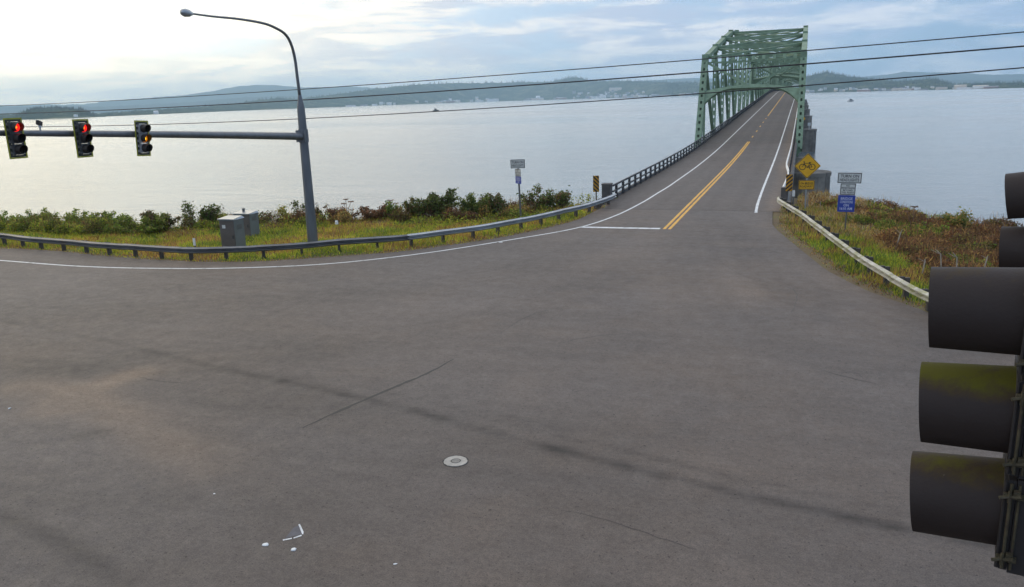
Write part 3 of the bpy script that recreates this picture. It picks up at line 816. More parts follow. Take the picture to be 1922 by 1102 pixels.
pm = MB(); pm.box((0.06, 0, 0.4), (0.12, 0.16, 0.8)); pme = mesh('side_rail_post', pm); pme.materials.append(M['rail_dark'])
for y in np.arange(58.5, 150, 3.8): inst('side_rail_post', pme, rr, Vector((-0.86, y, deck_z(y)+0.02))-bridge.location)
mb = MB(); mb.box((-0.85, 57.0, 0.35), (0.5, 0.7, 1.15)); obj('end_pillar', mb, M['concrete_dark'], bridge, world_=True)

# ------------------------------------------------------------------ guardrails along the shore road
def guardrail(name, base_pts, h, side, post_m, sections, label, post_every=1.9, block=0.2):
    P = resample(fill(base_pts, 4.0, 2.0), 0.5); t0 = empty(name, P[0], 0, label, 'guardrail', None)
    cum = [0.0]
    for a, b in zip(P[:-1], P[1:]): cum.append(cum[-1]+(b-a).length)
    tot = cum[-1]
    def at(s):
        s = min(max(s, 0), tot-1e-6)
        i = max(k for k in range(len(cum)) if cum[k] <= s); i = min(i, len(P)-2)
        return P[i].lerp(P[i+1], (s-cum[i])/(cum[i+1]-cum[i]))
    s = 0.0; j = 0
    while s < tot-0.3:
        e = min(s+3.81, tot); n = 9
        Q = [at(s+(e+0.10-s)*k/n) for k in range(n+1)]
        dx = 0.006*(j % 2)
        Q = [q+Vector((dx, dx, 0)) for q in Q]
        m_ = sections(at((s+e)/2))
        obj('rail_section', wbeam(Q, h+random.uniform(-0.012, 0.012), side), m_, t0, world_=True)
        s = e; j += 1
    pm = MB(); pm.box((0, -block-0.10, (h-0.06)/2-0.15), (0.13, 0.18, h+0.24)); pm.box((0, -block/2-0.01, h-0.17), (0.12, block-0.02, 0.30))
    pme = mesh('post', pm); pme.materials.append(post_m)
    s = 0.6
    while s < tot:
        p = at(s); t = (at(s+0.2)-at(s-0.2)); rz = math.atan2(t.y, t.x)+(0 if side > 0 else math.pi)
        inst('post', pme, t0, p-t0.location, rz+random.uniform(-0.04, 0.04)); s += post_every
    return t0
GL = [Vector((-120, 36.3, 0)), Vector((-70, 32.4, 0))]+[G(*p) for p in ((10, 460), (52, 466), (100, 470), (146, 474), (187, 478), (242, 482), (293, 486), (355, 489), (420, 488), (494, 485), (572, 480), (640, 473), (757, 465), (898, 446), (956, 435), (1005, 425))]+[Vector((-12.75, 49.0, 0)), Vector((-12.2, 52.6, 0)), Vector((-12.1, 54.6, 0))]
guardrail('guardrail', GL, 0.68, -1, M['wood'], lambda p: M['galv_old'] if p.x < -18.6 else M['galv'],
          'grey W-beam guardrail curving along the shore road from the left edge to the bridge')
GR = [Vector((-1.15, 53.6, 0)), Vector((-1.09, 52.4, 0)), Vector((0.39, 46.0, 0)), Vector((1.56, 39.5, 0)), Vector((2.6, 34.2, 0)), Vector((3.45, 30.9, 0)), Vector((4.2, 28.4, 0)), Vector((5.25, 26.4, 0)), Vector((6.7, 24.4, 0)), Vector((12, 20.2, 0)), Vector((30, 12.8, 0))]
guardrail('guardrail', GR, 0.72, -1, M['wood'], lambda p: M['galv_moss'],
          'mossy pale guardrail sloping down the right side of the road beside brown bracken', 1.9, 0.26)
# ------------------------------------------------------------------ signal pole with mast arm (left)
PB = G(588, 461, -0.25); ADIR = Vector((0.125, -0.992, 0)).normalized()
def ARM(px, py):
    "point of the vertical plane through the pole along the mast arm"
    d = ray(px, py); n = Vector((-ADIR.y, ADIR.x, 0)); t = n.dot(Vector((PB.x, PB.y, 0)))/n.dot(Vector((d.x, d.y, 0)))
    p = Vector((d.x*t, d.y*t, CAM_H+d.z*t)); return p
pole = empty('signal_pole', PB, 0, 'tall grey steel signal pole with long mast arm and curved street light arm', 'signal pole')
ztop = ARM(564, 206).z
mb = MB(); mb.tube([(0, 0, -0.2), (0, 0, 0.02), (0, 0, 3), (0, 0, 6.0-PB.z), (0, 0, ztop-PB.z)], [0.29, 0.29, 0.255, 0.225, 0.205], 24)
obj('pole', mb, M['pole'], pole, smooth=True, autos=40)
mb = MB(); mb.box((0, 0, 0.03), (0.75, 0.75, 0.06)); 
for sx in (-1, 1):
    for sy in (-1, 1): mb.tube([(sx*0.3, sy*0.3, 0.05), (sx*0.3, sy*0.3, 0.16)], 0.03, 8)
obj('base_plate', mb, M['galv_old'], pole)
armz = ARM(561, 256).z
tip = ARM(-60, 250)
_q = [ARM(561, 256), ARM(270, 252), ARM(20, 250)]; _qs = [(Vector((k.x, k.y, 0))-Vector((PB.x, PB.y, 0))).length for k in _q]
_qp = np.polyfit(_qs, [k.z for k in _q], 2)
def arm_pt(s):
    z = float(np.polyval(_qp, s))
    return Vector((PB.x, PB.y, 0))+ADIR*s+Vector((0, 0, z))
AL = (Vector((tip.x, tip.y, 0))-Vector((PB.x, PB.y, 0))).length
mb = MB(); pts = [arm_pt(AL*k/14) for k in range(15)]; pts[0] = pts[0]+ADIR*0.2
mb.tube(pts, [0.2-0.115*k/14 for k in range(15)], 16)
obj('mast_arm', mb, M['pole'], pole, smooth=True, world_=True, autos=40)
mb = MB(); mb.tube([(0, 0, armz-PB.z-0.34), (0, 0, armz-PB.z+0.34)], [0.275, 0.27], 20); mb.box(ADIR*0.28+Vector((0, 0, armz-PB.z)), (0.5, 0.16, 0.62), math.atan2(ADIR.y, ADIR.x)+math.pi/2)
obj('arm_collar', mb, M['pole'], pole)
mb = MB(); mb.tube([(0, 0, ztop-PB.z), (0, 0, ztop-PB.z+0.12), (0, 0, ARM(561, 178).z-PB.z)], [0.205, 0.20, 0.085], 20)
obj('taper', mb, M['pole'], pole, smooth=True, autos=40)
lp = [ARM(561, 180), ARM(558, 145), ARM(553.5, 110), ARM(546, 82), ARM(535, 64), ARM(518, 53), ARM(495, 44), ARM(450, 36), ARM(400, 31), ARM(362, 26)]
lp[0].x, lp[0].y = PB.x, PB.y
lp = resample(lp, 0.25)
mb = MB(); mb.tube(lp, [0.085-0.045*i/(len(lp)-1) for i in range(len(lp))], 10)
obj('light_arm', mb, M['pole'], pole, smooth=True, world_=True)
e0 = lp[-1]; dr = (lp[-1]-lp[-4]); dr.normalize()
mb = MB(); hs = [(0, 0.05), (0.12, 0.09), (0.3, 0.15), (0.55, 0.17), (0.72, 0.12), (0.78, 0.02)]
mb.tube([e0+dr*a for a, r in hs], [r for a, r in hs], 12)
obj('luminaire', mb, M['galv'], pole, smooth=True, world_=True)

# ------------------------------------------------------------------ traffic signal heads
def shell(mb, o, ax, upv, r0, r1, ln, a0, a1, n=22, th=0.004, front_cut=0.0):
    "visor: part of a tube along ax, from angle a0 to a1 (0 = up), open at both ends; front_cut shortens the lower edge"
    o, ax, upv = Vector(o), Vector(ax).normalized(), Vector(upv); sd = ax.cross(upv).normalized(); upv = sd.cross(ax).normalized()
    vs = []; fs = []
    for lay in (0, 1):
        for k in range(n+1):
            a = a0+(a1-a0)*k/n; c = upv*math.cos(a)+sd*math.sin(a)
            low = (1-math.cos(a))/2
            for e, r in ((0, r0), (1, r1)):
                vs.append(o+ax*(ln*e*(1-front_cut*low))+c*(r-lay*th))
    q = 2*(n+1)
    for k in range(n):
        fs.append((2*k, 2*k+1, 2*k+3, 2*k+2)); fs.append((q+2*k, q+2*k+2, q+2*k+3, q+2*k+1))
        fs.append((2*k+1, q+2*k+1, q+2*k+3, 2*k+3)); fs.append((2*k, 2*k+2, q+2*k+2, q+2*k))
    fs.append((0, q, q+1, 1)); fs.append((2*n, 2*n+1, q+2*n+1, q+2*n))
    mb.add(vs, fs)
def disc(mb, o, ax, r, n=24, dome=0.02):
    o, ax = Vector(o), Vector(ax).normalized(); a = ax.orthogonal().normalized(); b = ax.cross(a)
    vs = [o+ax*dome]; rings = ((0.6, dome*0.75), (1.0, 0.0))
    for rr, h in rings: vs += [o+ax*h+(a*math.cos(2*math.pi*k/n)+b*math.sin(2*math.pi*k/n))*(r*rr) for k in range(n)]
    fs = [(0, 1+k, 1+(k+1) % n) for k in range(n)]+[(1+k, 1+n+k, 1+n+(k+1) % n, 1+(k+1) % n) for k in range(n)]
    mb.add(vs, fs)
FW = Vector((0, -1, 0)); UP = Vector((0, 0, 1))
def mast_head(name, loc, rz, lit, label, sc=1.0, bright=False):
    t = empty(name, loc, rz, label, 'traffic light', 'signal heads on the mast arm'); t.scale = (sc, sc, sc)
    hm = M['housing_pale'] if bright else M['housing']
    mb = MB()
    for z in (0.36, 0, -0.36): mb.box((0, 0.07, z), (0.35, 0.2, 0.345)); mb.box((0, -0.04, z), (0.33, 0.03, 0.33))
    obj('housing', mb, hm, t)
    bw, bh = 0.305, 0.655
    mb = MB()                              # backplate: inner sheet, slotted side strips
    for sx in (-1, 1):
        for k in range(7):
            mb.box((sx*0.215, 0.03, bh-0.10-k*(2*bh-0.2)/6), (0.058, 0.004, 0.10))
        mb.box((sx*0.262, 0.03, 0), (0.04, 0.004, 2*bh-0.09)); mb.box((sx*0.1815, 0.03, 0), (0.012, 0.004, 2*bh-0.10))
    for sz in (-1, 1): mb.box((0, 0.03, sz*(0.54+0.034)), (0.35, 0.004, 0.066))
    bp = obj('backplate', mb, M['backplate'], t)
    mb = MB()
    for sx in (-1, 1): mb.box((sx*(bw-0.0125), 0.03, 0), (0.05, 0.006, 2*bh))
    for sz in (-1, 1): mb.box((0, 0.03, sz*(bh-0.0225)), (2*bw-0.08, 0.006, 0.05))
    obj('reflective_border', mb, M['reflect'], bp)
    for i, z in enumerate((0.36, 0, -0.36)):
        mb = MB(); shell(mb, (0, -0.055, z), FW, UP, 0.155, 0.15, 0.27, R(-145), R(145), 20, 0.005, 0.35)
        v = obj('visor', mb, M['black'], t, smooth=True, autos=50)
        mb = MB(); disc(mb, (0, -0.058, z), FW, 0.148)
        m_ = {'r': M['red'], 'y': M['amber']}.get(lit) if i == {'r': 0, 'y': 1}[lit] else M['lens_off']
        ln = obj('lens', mb, m_, t, smooth=True)
        if m_ is not M['lens_off']:
            mb = MB(); disc(mb, (0, -0.082, z), FW, 0.045 if lit == 'r' else 0.065, 20, 0.006)
            obj('lamp_core', mb, M['red_core'] if lit == 'r' else M['amber_core'], ln, smooth=True)
    mb = MB(); mb.box((0, 0.24, 0), (0.09, 0.2, 0.1)); mb.box((0, 0.2, 0), (0.05, 0.05, 1.2))
    obj('bracket', mb, M['pole'], t)
    return t
for px, lit, sc, br, lab, tl in ((31, 'r', 0.93, False, 'black traffic light with lit red lamp at the left end of the mast arm', 0.0),
                             (158, 'r', 0.97, False, 'black traffic light with lit red lamp in the middle of the mast arm', 0.01),
                             (271, 'y', 1.0, True, 'traffic light with lit amber lamp nearest the signal pole', 0.06)):
    p = ARM(px-14, 260); perp = Vector((-ADIR.y, ADIR.x, 0))
    h = mast_head('traffic_light', p+Vector((0.30, 0, 0)), R(86), lit, lab, sc, br)
    h.rotation_euler = (0, tl, R(86))
# little detector on the arm
p = ARM(76, 246); dt = empty('detector', p, 0, 'small dark vehicle detector standing on the mast arm between two red lights', 'detector')
mb = MB(); mb.tube([(0, 0, -0.05), (0, 0, 0.12)], 0.025, 8); obj('mount', mb, M['galv'], dt)
mb = MB(); mb.tube([(0.0, 0, 0.12), (0.02, 0, 0.2)], [0.06, 0.03], 8); obj('bracket', mb, M['galv'], dt)
mb = MB(); mb.beam((-0.05, 0.1, 0.22), (0.1, -0.14, 0.28), 0.1, 0.13); obj('body', mb, M['black'], dt)

# near heads on the camera's own arm (right edge of the picture)
M['moss_visor'] = None
def mat_moss():
    m, N, L, P = nodes('signal_black_with_moss')
    tc = N.new('ShaderNodeTexCoord'); sp = N.new('ShaderNodeSeparateXYZ'); L.new(tc.outputs['Object'], sp.inputs[0])
    n = N.new('ShaderNodeTexNoise'); n.inputs['Scale'].default_value = 5.5; n.inputs['Detail'].default_value = 10; n.inputs['Roughness'].default_value = 0.75; L.new(tc.outputs['Object'], n.inputs[0])
    nb = N.new('ShaderNodeTexNoise'); nb.inputs['Scale'].default_value = 90; nb.inputs['Detail'].default_value = 4; L.new(tc.outputs['Object'], nb.inputs[0])
    a = N.new('ShaderNodeMapRange'); a.inputs[1].default_value = 0.0; a.inputs[2].default_value = 0.13; L.new(sp.outputs['Z'], a.inputs[0])
    b = N.new('ShaderNodeMath'); b.operation = 'MULTIPLY'; L.new(a.outputs[0], b.inputs[0]); L.new(n.outputs[0], b.inputs[1])
    at = N.new('ShaderNodeAttribute'); at.attribute_type = 'OBJECT'; at.attribute_name = '["moss"]'
    b2 = N.new('ShaderNodeMath'); b2.operation = 'MULTIPLY'; L.new(b.outputs[0], b2.inputs[0]); L.new(at.outputs['Fac'], b2.inputs[1])
    c = N.new('ShaderNodeMapRange'); c.inputs[1].default_value = 0.30; c.inputs[2].default_value = 0.55; L.new(b2.outputs[0], c.inputs[0])
    r = N.new('ShaderNodeValToRGB'); L.new(c.outputs[0], r.inputs[0]); e = r.color_ramp.elements
    e[0].color = (0.032, 0.023, 0.020, 1); e[1].color = (0.080, 0.076, 0.008, 1); k = e.new(0.35); k.color = (0.050, 0.034, 0.016, 1)
    d = N.new('ShaderNodeTexNoise'); d.inputs['Scale'].default_value = 34; d.inputs['Detail'].default_value = 2; L.new(tc.outputs['Object'], d.inputs[0])
    dm = N.new('ShaderNodeMapRange'); dm.inputs[1].default_value = 0.75; dm.inputs[2].default_value = 0.79; L.new(d.outputs[0], dm.inputs[0])
    mx = N.new('ShaderNodeMix'); mx.data_type = 'RGBA'; L.new(dm.outputs[0], mx.inputs[0]); L.new(r.outputs[0], mx.inputs[6]); mx.inputs[7].default_value = (0.14, 0.12, 0.10, 1)
    L.new(mx.outputs[2], P.inputs['Base Color'])
    ro = N.new('ShaderNodeMapRange'); ro.inputs[3].default_value = 0.62; ro.inputs[4].default_value = 0.9; L.new(c.outputs[0], ro.inputs[0]); L.new(ro.outputs[0], P.inputs['Roughness'])
    P.inputs['Specular IOR Level'].default_value = 0.25
    bp = N.new('ShaderNodeBump'); bp.inputs['Strength'].default_value = 0.25; bp.inputs['Distance'].default_value = 0.004; L.new(nb.outputs[0], bp.inputs['Height']); L.new(bp.outputs[0], P.inputs['Normal'])
    return m
M['moss'] = mat_moss()
M['olive'] = mat('corroded_hinge_metal', (0.075, 0.062, 0.035), 0.6, 0.3, 0.4, 30, stain=((0.05, 0.02, 0.03), 25, 0.55))
def AF(x, y, D): return Vector((0, 0, CAM_H))+ray(x, y)*D
def near_head(lens_pts, face, tiltdown, label, moss, vr=0.158, vl=0.285, detail=True):
    c = sum((p for p in lens_pts), Vector())/3
    t = empty('traffic_light', c, face+math.pi/2, label, 'traffic light')
    inv = Matrix.Rotation(-(face+math.pi/2), 3, 'Z')
    mb = MB()
    for p in lens_pts:
        z = (p-c).z
        mb.box((0, 0.12, z), (0.352, 0.2, 0.350)); mb.box((0, 0.12, z+0.17), (0.30, 0.21, 0.03))
    obj('housing', mb, M['black'], t)
    for i, p in enumerate(lens_pts):
        z = (p-c).z; ax = Vector((0, -math.cos(tiltdown[i]), -math.sin(tiltdown[i])))
        mb = MB(); mb.box((0, 0.006, z), (0.345, 0.024, 0.338)); mb.box((0, -0.010, z), (0.322, 0.012, 0.318))
        mb.tube([(0.170, -0.012, z-0.165), (0.170, -0.012, z+0.165)], 0.007, 8)
        d = obj('door', mb, M['black'], t)
        if detail:
            mb = MB()
            mb.tube([(0.181, 0.004, z-0.16), (0.181, 0.004, z+0.16)], 0.0055, 8)
            mb.tube([(0.181, 0.028, z-0.16), (0.181, 0.028, z+0.16)], 0.0045, 8)
            for zz in (-0.118, 0.118):
                mb.box((0.186, 0.012, z+zz), (0.018, 0.06, 0.016)); mb.box((0.190, 0.02, z+zz+0.014), (0.022, 0.02, 0.018))
                mb.tube([(0.205, -0.03, z+zz-0.006), (0.195, 0.0, z+zz), (0.205, 0.034, z+zz+0.010)], 0.0065, 6)
                mb.tube([(0.197, 0.0, z+zz-0.022), (0.197, 0.0, z+zz+0.022)], 0.006, 6)
            obj('hinge', mb, M['olive'], d)
        mb = MB(); shell(mb, Vector((0, -0.016, 0))-ax*0.02, ax, UP, vr, vr-0.006, vl+0.02, R(-140), R(140), 40, 0.004, 0.03)
        v = obj('visor', mb, M['moss'], t, smooth=True, autos=50, loc=(0, 0, z)); v['moss'] = moss[i]
        mb = MB(); disc(mb, (0, -0.018, z), FW, 0.147); obj('lens', mb, M['lens_off'], t, smooth=True)
    return t
DN = 2.78
NL = [AF(1918, 580, DN), AF(1908, 772, DN), AF(1888, 945, DN)]
NL[0].x, NL[0].y = NL[1].x, NL[1].y; NL[2].x, NL[2].y = NL[1].x, NL[1].y
zc = NL[1].z; NL[0].z = zc+0.356; NL[2].z = zc-0.356
FACE = R(200.16-31)
near_head(NL, FACE, [R(3), R(4), R(5)], 'large dark traffic light with mossy visors close up at the right edge', [0.62, 1.12, 0.85])
N2 = [AF(1988, 362, 4.8), AF(1986, 474, 4.8), AF(1980, 586, 4.8)]
for k in (0, 2): N2[k].x, N2[k].y = N2[1].x, N2[1].y
N2[0].z = N2[1].z+0.356; N2[2].z = N2[1].z-0.356
near_head(N2, R(200.16-36), [R(8), R(3), R(3)], 'farther dark traffic light cut off by the right edge, above the close one', [0.35, 0.2, 0.2], detail=False)
# the arm they hang on, just out of view, and its pole
a1 = sum(NL, Vector())/3; a2 = sum(N2, Vector())/3
back1 = a1+Vector((math.cos(FACE+math.pi), math.sin(FACE+math.pi), 0))*0.36; back2 = a2+Vector((math.cos(FACE+math.pi), math.sin(FACE+math.pi), 0))*0.36
dr = back2-back1; dr.z = 0; dr.normalize(); pb = back1-dr*0.6; pe = back2+dr*8; pb.z = pe.z = a1.z+0.2
t = empty('signal_pole', (pe.x, pe.y, 0), 0, 'grey steel pole and mast arm holding the close traffic lights', 'signal pole')
mb = MB(); mb.tube([pb, pe], [0.08, 0.16], 14); obj('mast_arm', mb, M['pole'], t, world_=True, smooth=True, autos=40)
mb = MB(); mb.tube([(0, 0, -0.4), (0, 0, 7.2)], [0.2, 0.15], 16); obj('pole', mb, M['pole'], t, smooth=True, autos=40)
for q, a in ((back1, a1), (back2, a2)):
    mb = MB(); mb.beam(Vector((a.x, a.y, a1.z+0.2)).lerp(Vector((q.x, q.y, a1.z+0.2)), 0.55), Vector((q.x, q.y, a1.z+0.2)), 0.08, 0.1); obj('bracket', mb, M['pole'], t, world_=True)

# ------------------------------------------------------------------ signs
def text_mb(lines, w, h, gap=0.25, bold=True, weights=None):
    "flat lettering, centred, filling w x h in the x-z plane; returns MB"
    mb = MB(); n = len(lines); lh = h/n
    for i, s in enumerate(lines):
        cu = bpy.data.curves.new('lettering', 'FONT'); cu.body = s; cu.align_x = 'CENTER'; cu.size = 1.0; cu.resolution_u = 2
        if bold: cu.offset = 0.018
        o = bpy.data.objects.new('lettering', cu); C.objects.link(o)
        dg = bpy.context.evaluated_depsgraph_get(); me = bpy.data.meshes.new_from_object(o.evaluated_get(dg))
        vs = [v.co.copy() for v in me.vertices]; fs = [tuple(p.vertices) for p in me.polygons]
        bpy.data.objects.remove(o); bpy.data.curves.remove(cu); bpy.data.meshes.remove(me)
        if not vs: continue
        x0 = min(v.x for v in vs); x1 = max(v.x for v in vs); hh = lh*(1-gap); sc = hh/0.70
        sx = min(sc*0.92, w/(x1-x0)); cx = (x0+x1)/2
        zc = h/2-lh*(i+0.5)
        mb.add([((v.x-cx)*sx, 0, zc+(v.y-0.35)*sc) for v in vs], fs)
    return mb
def rrect(w, h, r=0.04, n=4):
    p = []
    for cx, cz, a in ((w/2-r, h/2-r, 0), (-w/2+r, h/2-r, 90), (-w/2+r, -h/2+r, 180), (w/2-r, -h/2+r, 270)):
        for k in range(n+1): th = R(a+90*k/n); p.append((cx+r*math.cos(th), cz+r*math.sin(th)))
    return p
def panel(parent, w, h, z, m, border=None, lines=None, tm=None, tw=0.82, th=0.72, rz=0.0, x=0.0, name='panel', y=-0.05):
    e = MB(); e.prism(rrect(w, h), (0, 0, 0), (1, 0, 0), (0, 0, 1), 0.012)
    p = obj(name, e, m, parent, loc=(x, y, z)); p.rotation_euler = (0, 0, rz)
    if border:
        b = MB(); o = rrect(w-0.03, h-0.03, 0.035); i = rrect(w-0.10, h-0.10, 0.02); k = len(o)
        b.add([(u, -0.009, v) for u, v in o]+[(u, -0.009, v) for u, v in i], [(j, (j+1) % k, k+(j+1) % k, k+j) for j in range(k)])
        obj('border', b, border, p)
    if lines:
        tb = text_mb(lines, w*tw, h*th); tb.v = [(a, -0.010, c) for a, b_, c in tb.v]
        obj('lettering', tb, tm, p, recalc=False)
    return p
def post(parent, h, r=0.045, m=None):
    mb = MB(); mb.box((0, 0, h/2-0.3), (r*2, r*1.6, h+0.6)); return obj('post', mb, m or M['galv_old'], parent)
# right: TURN ON HEADLIGHTS stack
b = Vector((2.50, 46.0, -0.35)); px = 48.5/1480
def zpx(x, y, Y): return AT(x, y, Y).z
s = empty('road_sign', b, 0, 'TURN ON HEADLIGHTS sign stack with blue panel beside the brown bracken', 'sign')
top = zpx(1590, 325, 46.0); post(s, top-b.z-0.05, 0.035)
zt = lambda ya, yb: (zpx(1590, (ya+yb)/2, 46.0)-b.z)
panel(s, 1.20, 0.57, zt(325, 343), M['sign_white'], M['sign_black'], ['TURN ON', 'HEADLIGHTS'], M['sign_black'], 0.80, 0.72)
panel(s, 0.78, 0.62, zt(345.5, 364.5), M['sign_white'], M['sign_black'], ['NO', 'PEDESTRIANS', 'BEYOND', 'THIS POINT'], M['sign_black'], 0.84, 0.80, x=-0.04)
panel(s, 0.86, 0.90, zt(367, 397), M['sign_blue'], None, ['BRIDGE', 'CONDITIONS', 'ON', '1610 AM'], M['sign_pale'], 0.74, 0.80, x=-0.06)
s.rotation_euler = (0, R(1.0), R(4))
# right: bicycle warning
b = Vector((0.47, 53.0, -0.3)); s = empty('warning_sign', b, R(3), 'yellow diamond bicycle warning sign with plate reading ON BRIDGE ROADWAY', 'sign')
zb = lambda y: zpx(1512, y, 53.0)-b.z
post(s, zb(300), 0.045, M['galv'])
e = MB(); q = 1.19/2; rr = [(u*math.cos(R(45))-v*math.sin(R(45)), u*math.sin(R(45))+v*math.cos(R(45))) for u, v in rrect(1.11, 1.11, 0.06)]
e.prism(rr, (0, 0, 0), (1, 0, 0), (0, 0, 1), 0.012); pn = obj('panel', e, M['sign_yellow'], s, loc=(0, -0.06, zb(311.5)))
bo = MB(); o1 = [(u*0.965, v*0.965) for u, v in rr]; i1 = [(u*0.925, v*0.925) for u, v in rr]; k = len(rr)
bo.add([(u, -0.009, v) for u, v in o1]+[(u, -0.009, v) for u, v in i1], [(j, (j+1) % k, k+(j+1) % k, k+j) for j in range(k)]); obj('border', bo, M['sign_black'], pn)
bk = MB()
def bar2(a, c, w=0.035):
    a, c = Vector((a[0], 0, a[1])), Vector((c[0], 0, c[1])); t = (c-a).normalized(); n = Vector((-t.z, 0, t.x))*(w/2)
    bk.add([tuple(v+Vector((0, -0.010, 0))) for v in (a-n, c-n, c+n, a+n)], [(0, 1, 2, 3)])
for cx in (-0.30, 0.27):
    n = 28; bk.add([(cx+r*math.cos(2*math.pi*k/n), -0.010, -0.06+r*math.sin(2*math.pi*k/n)) for r in (0.195, 0.155) for k in range(n)], [(k, (k+1) % n, n+(k+1) % n, n+k) for k in range(n)])
bar2((-0.30, -0.06), (-0.20, 0.17)); bar2((-0.20, 0.17), (0.13, 0.17)); bar2((-0.20, 0.17), (-0.22, 0.26), 0.04); bar2((-0.28, 0.26), (-0.16, 0.27), 0.03)
bar2((0.0, -0.08), (0.13, 0.20)); bar2((0.0, -0.08), (-0.2, 0.12)); bar2((0.0, -0.08), (0.27, -0.06)); bar2((0.27, -0.06), (0.13, 0.17)); bar2((0.06, 0.22), (0.20, 0.22), 0.045); bar2((-0.06, -0.11), (0.07, -0.05), 0.05)
obj('bicycle_symbol', bk, M['sign_black'], pn, recalc=False)
panel(s, 0.94, 0.58, zb(347), M['sign_yellow'], M['sign_black'], ['ON BRIDGE', 'ROADWAY'], M['sign_black'], 0.80, 0.66)
# object markers
def marker(loc, rz, w, h, z, label, flip, postm):
    s = empty('object_marker', loc, rz, label, 'sign')
    post(s, z+h*0.4, 0.04, postm)
    e = MB(); e.prism(rrect(w, h, 0.03), (0, 0, 0), (1, 0, 0), (0, 0, 1), 0.012); p = obj('panel', e, M['marker_yellow'], s, loc=(0, -0.05, z))
    def clip(poly, inside, inter):
        out = []
        for a, b in zip(poly, poly[1:]+poly[:1]):
            if inside(a): out.append(a)
            if inside(a) != inside(b): out.append(inter(a, b))
        return out
    n = 5; st = h/4.2
    for k in range(-3, 7):
        z0 = -h/2+k*st; sl = w*0.9*flip
        poly = [(-w/2, z0-sl/2), (w/2, z0+sl/2), (w/2, z0+sl/2+st*0.5), (-w/2, z0-sl/2+st*0.5)]
        for lim, sg in ((h/2-0.01, 1), (-h/2+0.01, -1)):
            ins = (lambda a: a[1]*sg <= lim*sg)
            poly = clip(poly, ins, lambda a, b: (a[0]+(b[0]-a[0])*(lim-a[1])/((b[1]-a[1]) or 1e-9), lim))
            if not poly: break
        if len(poly) >= 3:
            mb = MB(); mb.add([(u*0.97, -0.010, v) for u, v in poly], [tuple(range(len(poly)))]); obj('stripe', mb, M['sign_black'], p, recalc=False)
    return s
bm_ = Vector((-14.0, 56.0, -0.3)); zc = AT(1119, 345, 56.0).z-bm_.z
marker((AT(1119, 345, 56.0).x, 56.0, -0.3), R(5), 0.44, 1.18, zc, 'black and yellow striped marker board standing left of the bridge entrance', -1, M['wood'])
zc = AT(1481.5, 343, 56.3).z+0.3
marker((AT(1481.5, 343, 56.3).x, 56.3, -0.3), R(-2), 0.43, 1.12, zc, 'black and yellow striped marker board by the white side rail', 1, M['galv'])
# left TURN ON HEADLIGHTS stack: lower two panels turned edge-on to the road
b = Vector((-16.75, 47.7, -0.35)); s = empty('road_sign', b, R(0), 'TURN ON HEADLIGHTS sign on a thin post in the left shore bushes', 'sign')
zl = lambda y: AT(971, y, 47.7).z-b.z
post(s, zl(301), 0.05); panel(s, 0.98, 0.56, zl(307.5), M['sign_white'], M['sign_black'], ['TURN ON', 'HEADLIGHTS'], M['sign_black'], 0.8, 0.72)
panel(s, 0.74, 0.46, zl(324), M['sign_white'], M['sign_black'], ['NO', 'PEDESTRIANS', 'BEYOND'], M['sign_black'], 0.84, 0.8, rz=R(-42), x=0.0, y=-0.09)
panel(s, 0.74, 0.46, zl(337.8), M['sign_blue'], None, ['BRIDGE', 'CONDITIONS', 'ON'], M['sign_pale'], 0.74, 0.8, rz=R(-42), x=0.0, y=-0.09)
s.rotation_euler = (0, R(-1.5), 0)
# second bicycle sign far behind the portal column
b = Vector((-0.35, 118.5, deck_z(118.5)-0.2)); s = empty('warning_sign', b, 0, 'far yellow diamond warning sign half hidden behind the right portal column', 'sign')
zf = AT(1503, 223, 118.5); s.location.x = zf.x
post(s, zf.z-b.z, 0.05)
e = MB(); e.prism([(u*0.8, v*0.8) for u, v in rr], (0, 0, 0), (1, 0, 0), (0, 0, 1), 0.012); obj('panel', e, M['sign_yellow'], s, loc=(0, -0.06, zf.z-b.z))
# white delineator by the right marker, and short posts behind
def delineator(p, h, label, m=None):
    s = empty('delineator_post', p, R(random.uniform(-10, 10)), label, 'post')
    mb = MB(); mb.tube([(0, 0, -0.4), (0, 0, h)], [0.045, 0.04], 8); obj('post', mb, M['galv_old'], s)
    mb = MB(); mb.prism(rrect(0.16, 0.42, 0.03), (0, -0.055, h-0.2), (1, 0, 0), (0, 0, 1), 0.01); obj('reflector', mb, m or M['litter'], s)
p = AT(1489, 372, 55.3); delineator((p.x, 55.3, -0.1), AT(1489, 357, 55.3).z+0.1, 'small white marker post just right of the striped board')
p = AT(331, 484, 34.0); delineator((-31.0, 34.2, -0.25), 0.70, 'short pale post behind the guardrail left of the cabinets')
def stake(x, y0, y1, Y, w, label, m='driftwood'):
    a = AT(x, y0, Y); c = AT(x+1, y1, Y); s = empty('stake', (a.x, Y, a.z), 0, label, 'stake')
    mb = MB(); mb.beam((0, 0, -0.4), (c.x-a.x, 0, c.z-a.z), w, w*0.7); obj('shaft', mb, M[m], s)
stake(1515.5, 392, 360, 54.2, 0.08, 'leaning pale stake behind the bicycle sign post')
stake(1539, 396, 378, 54.0, 0.06, 'short thin stake in the grass in front of the round pier')

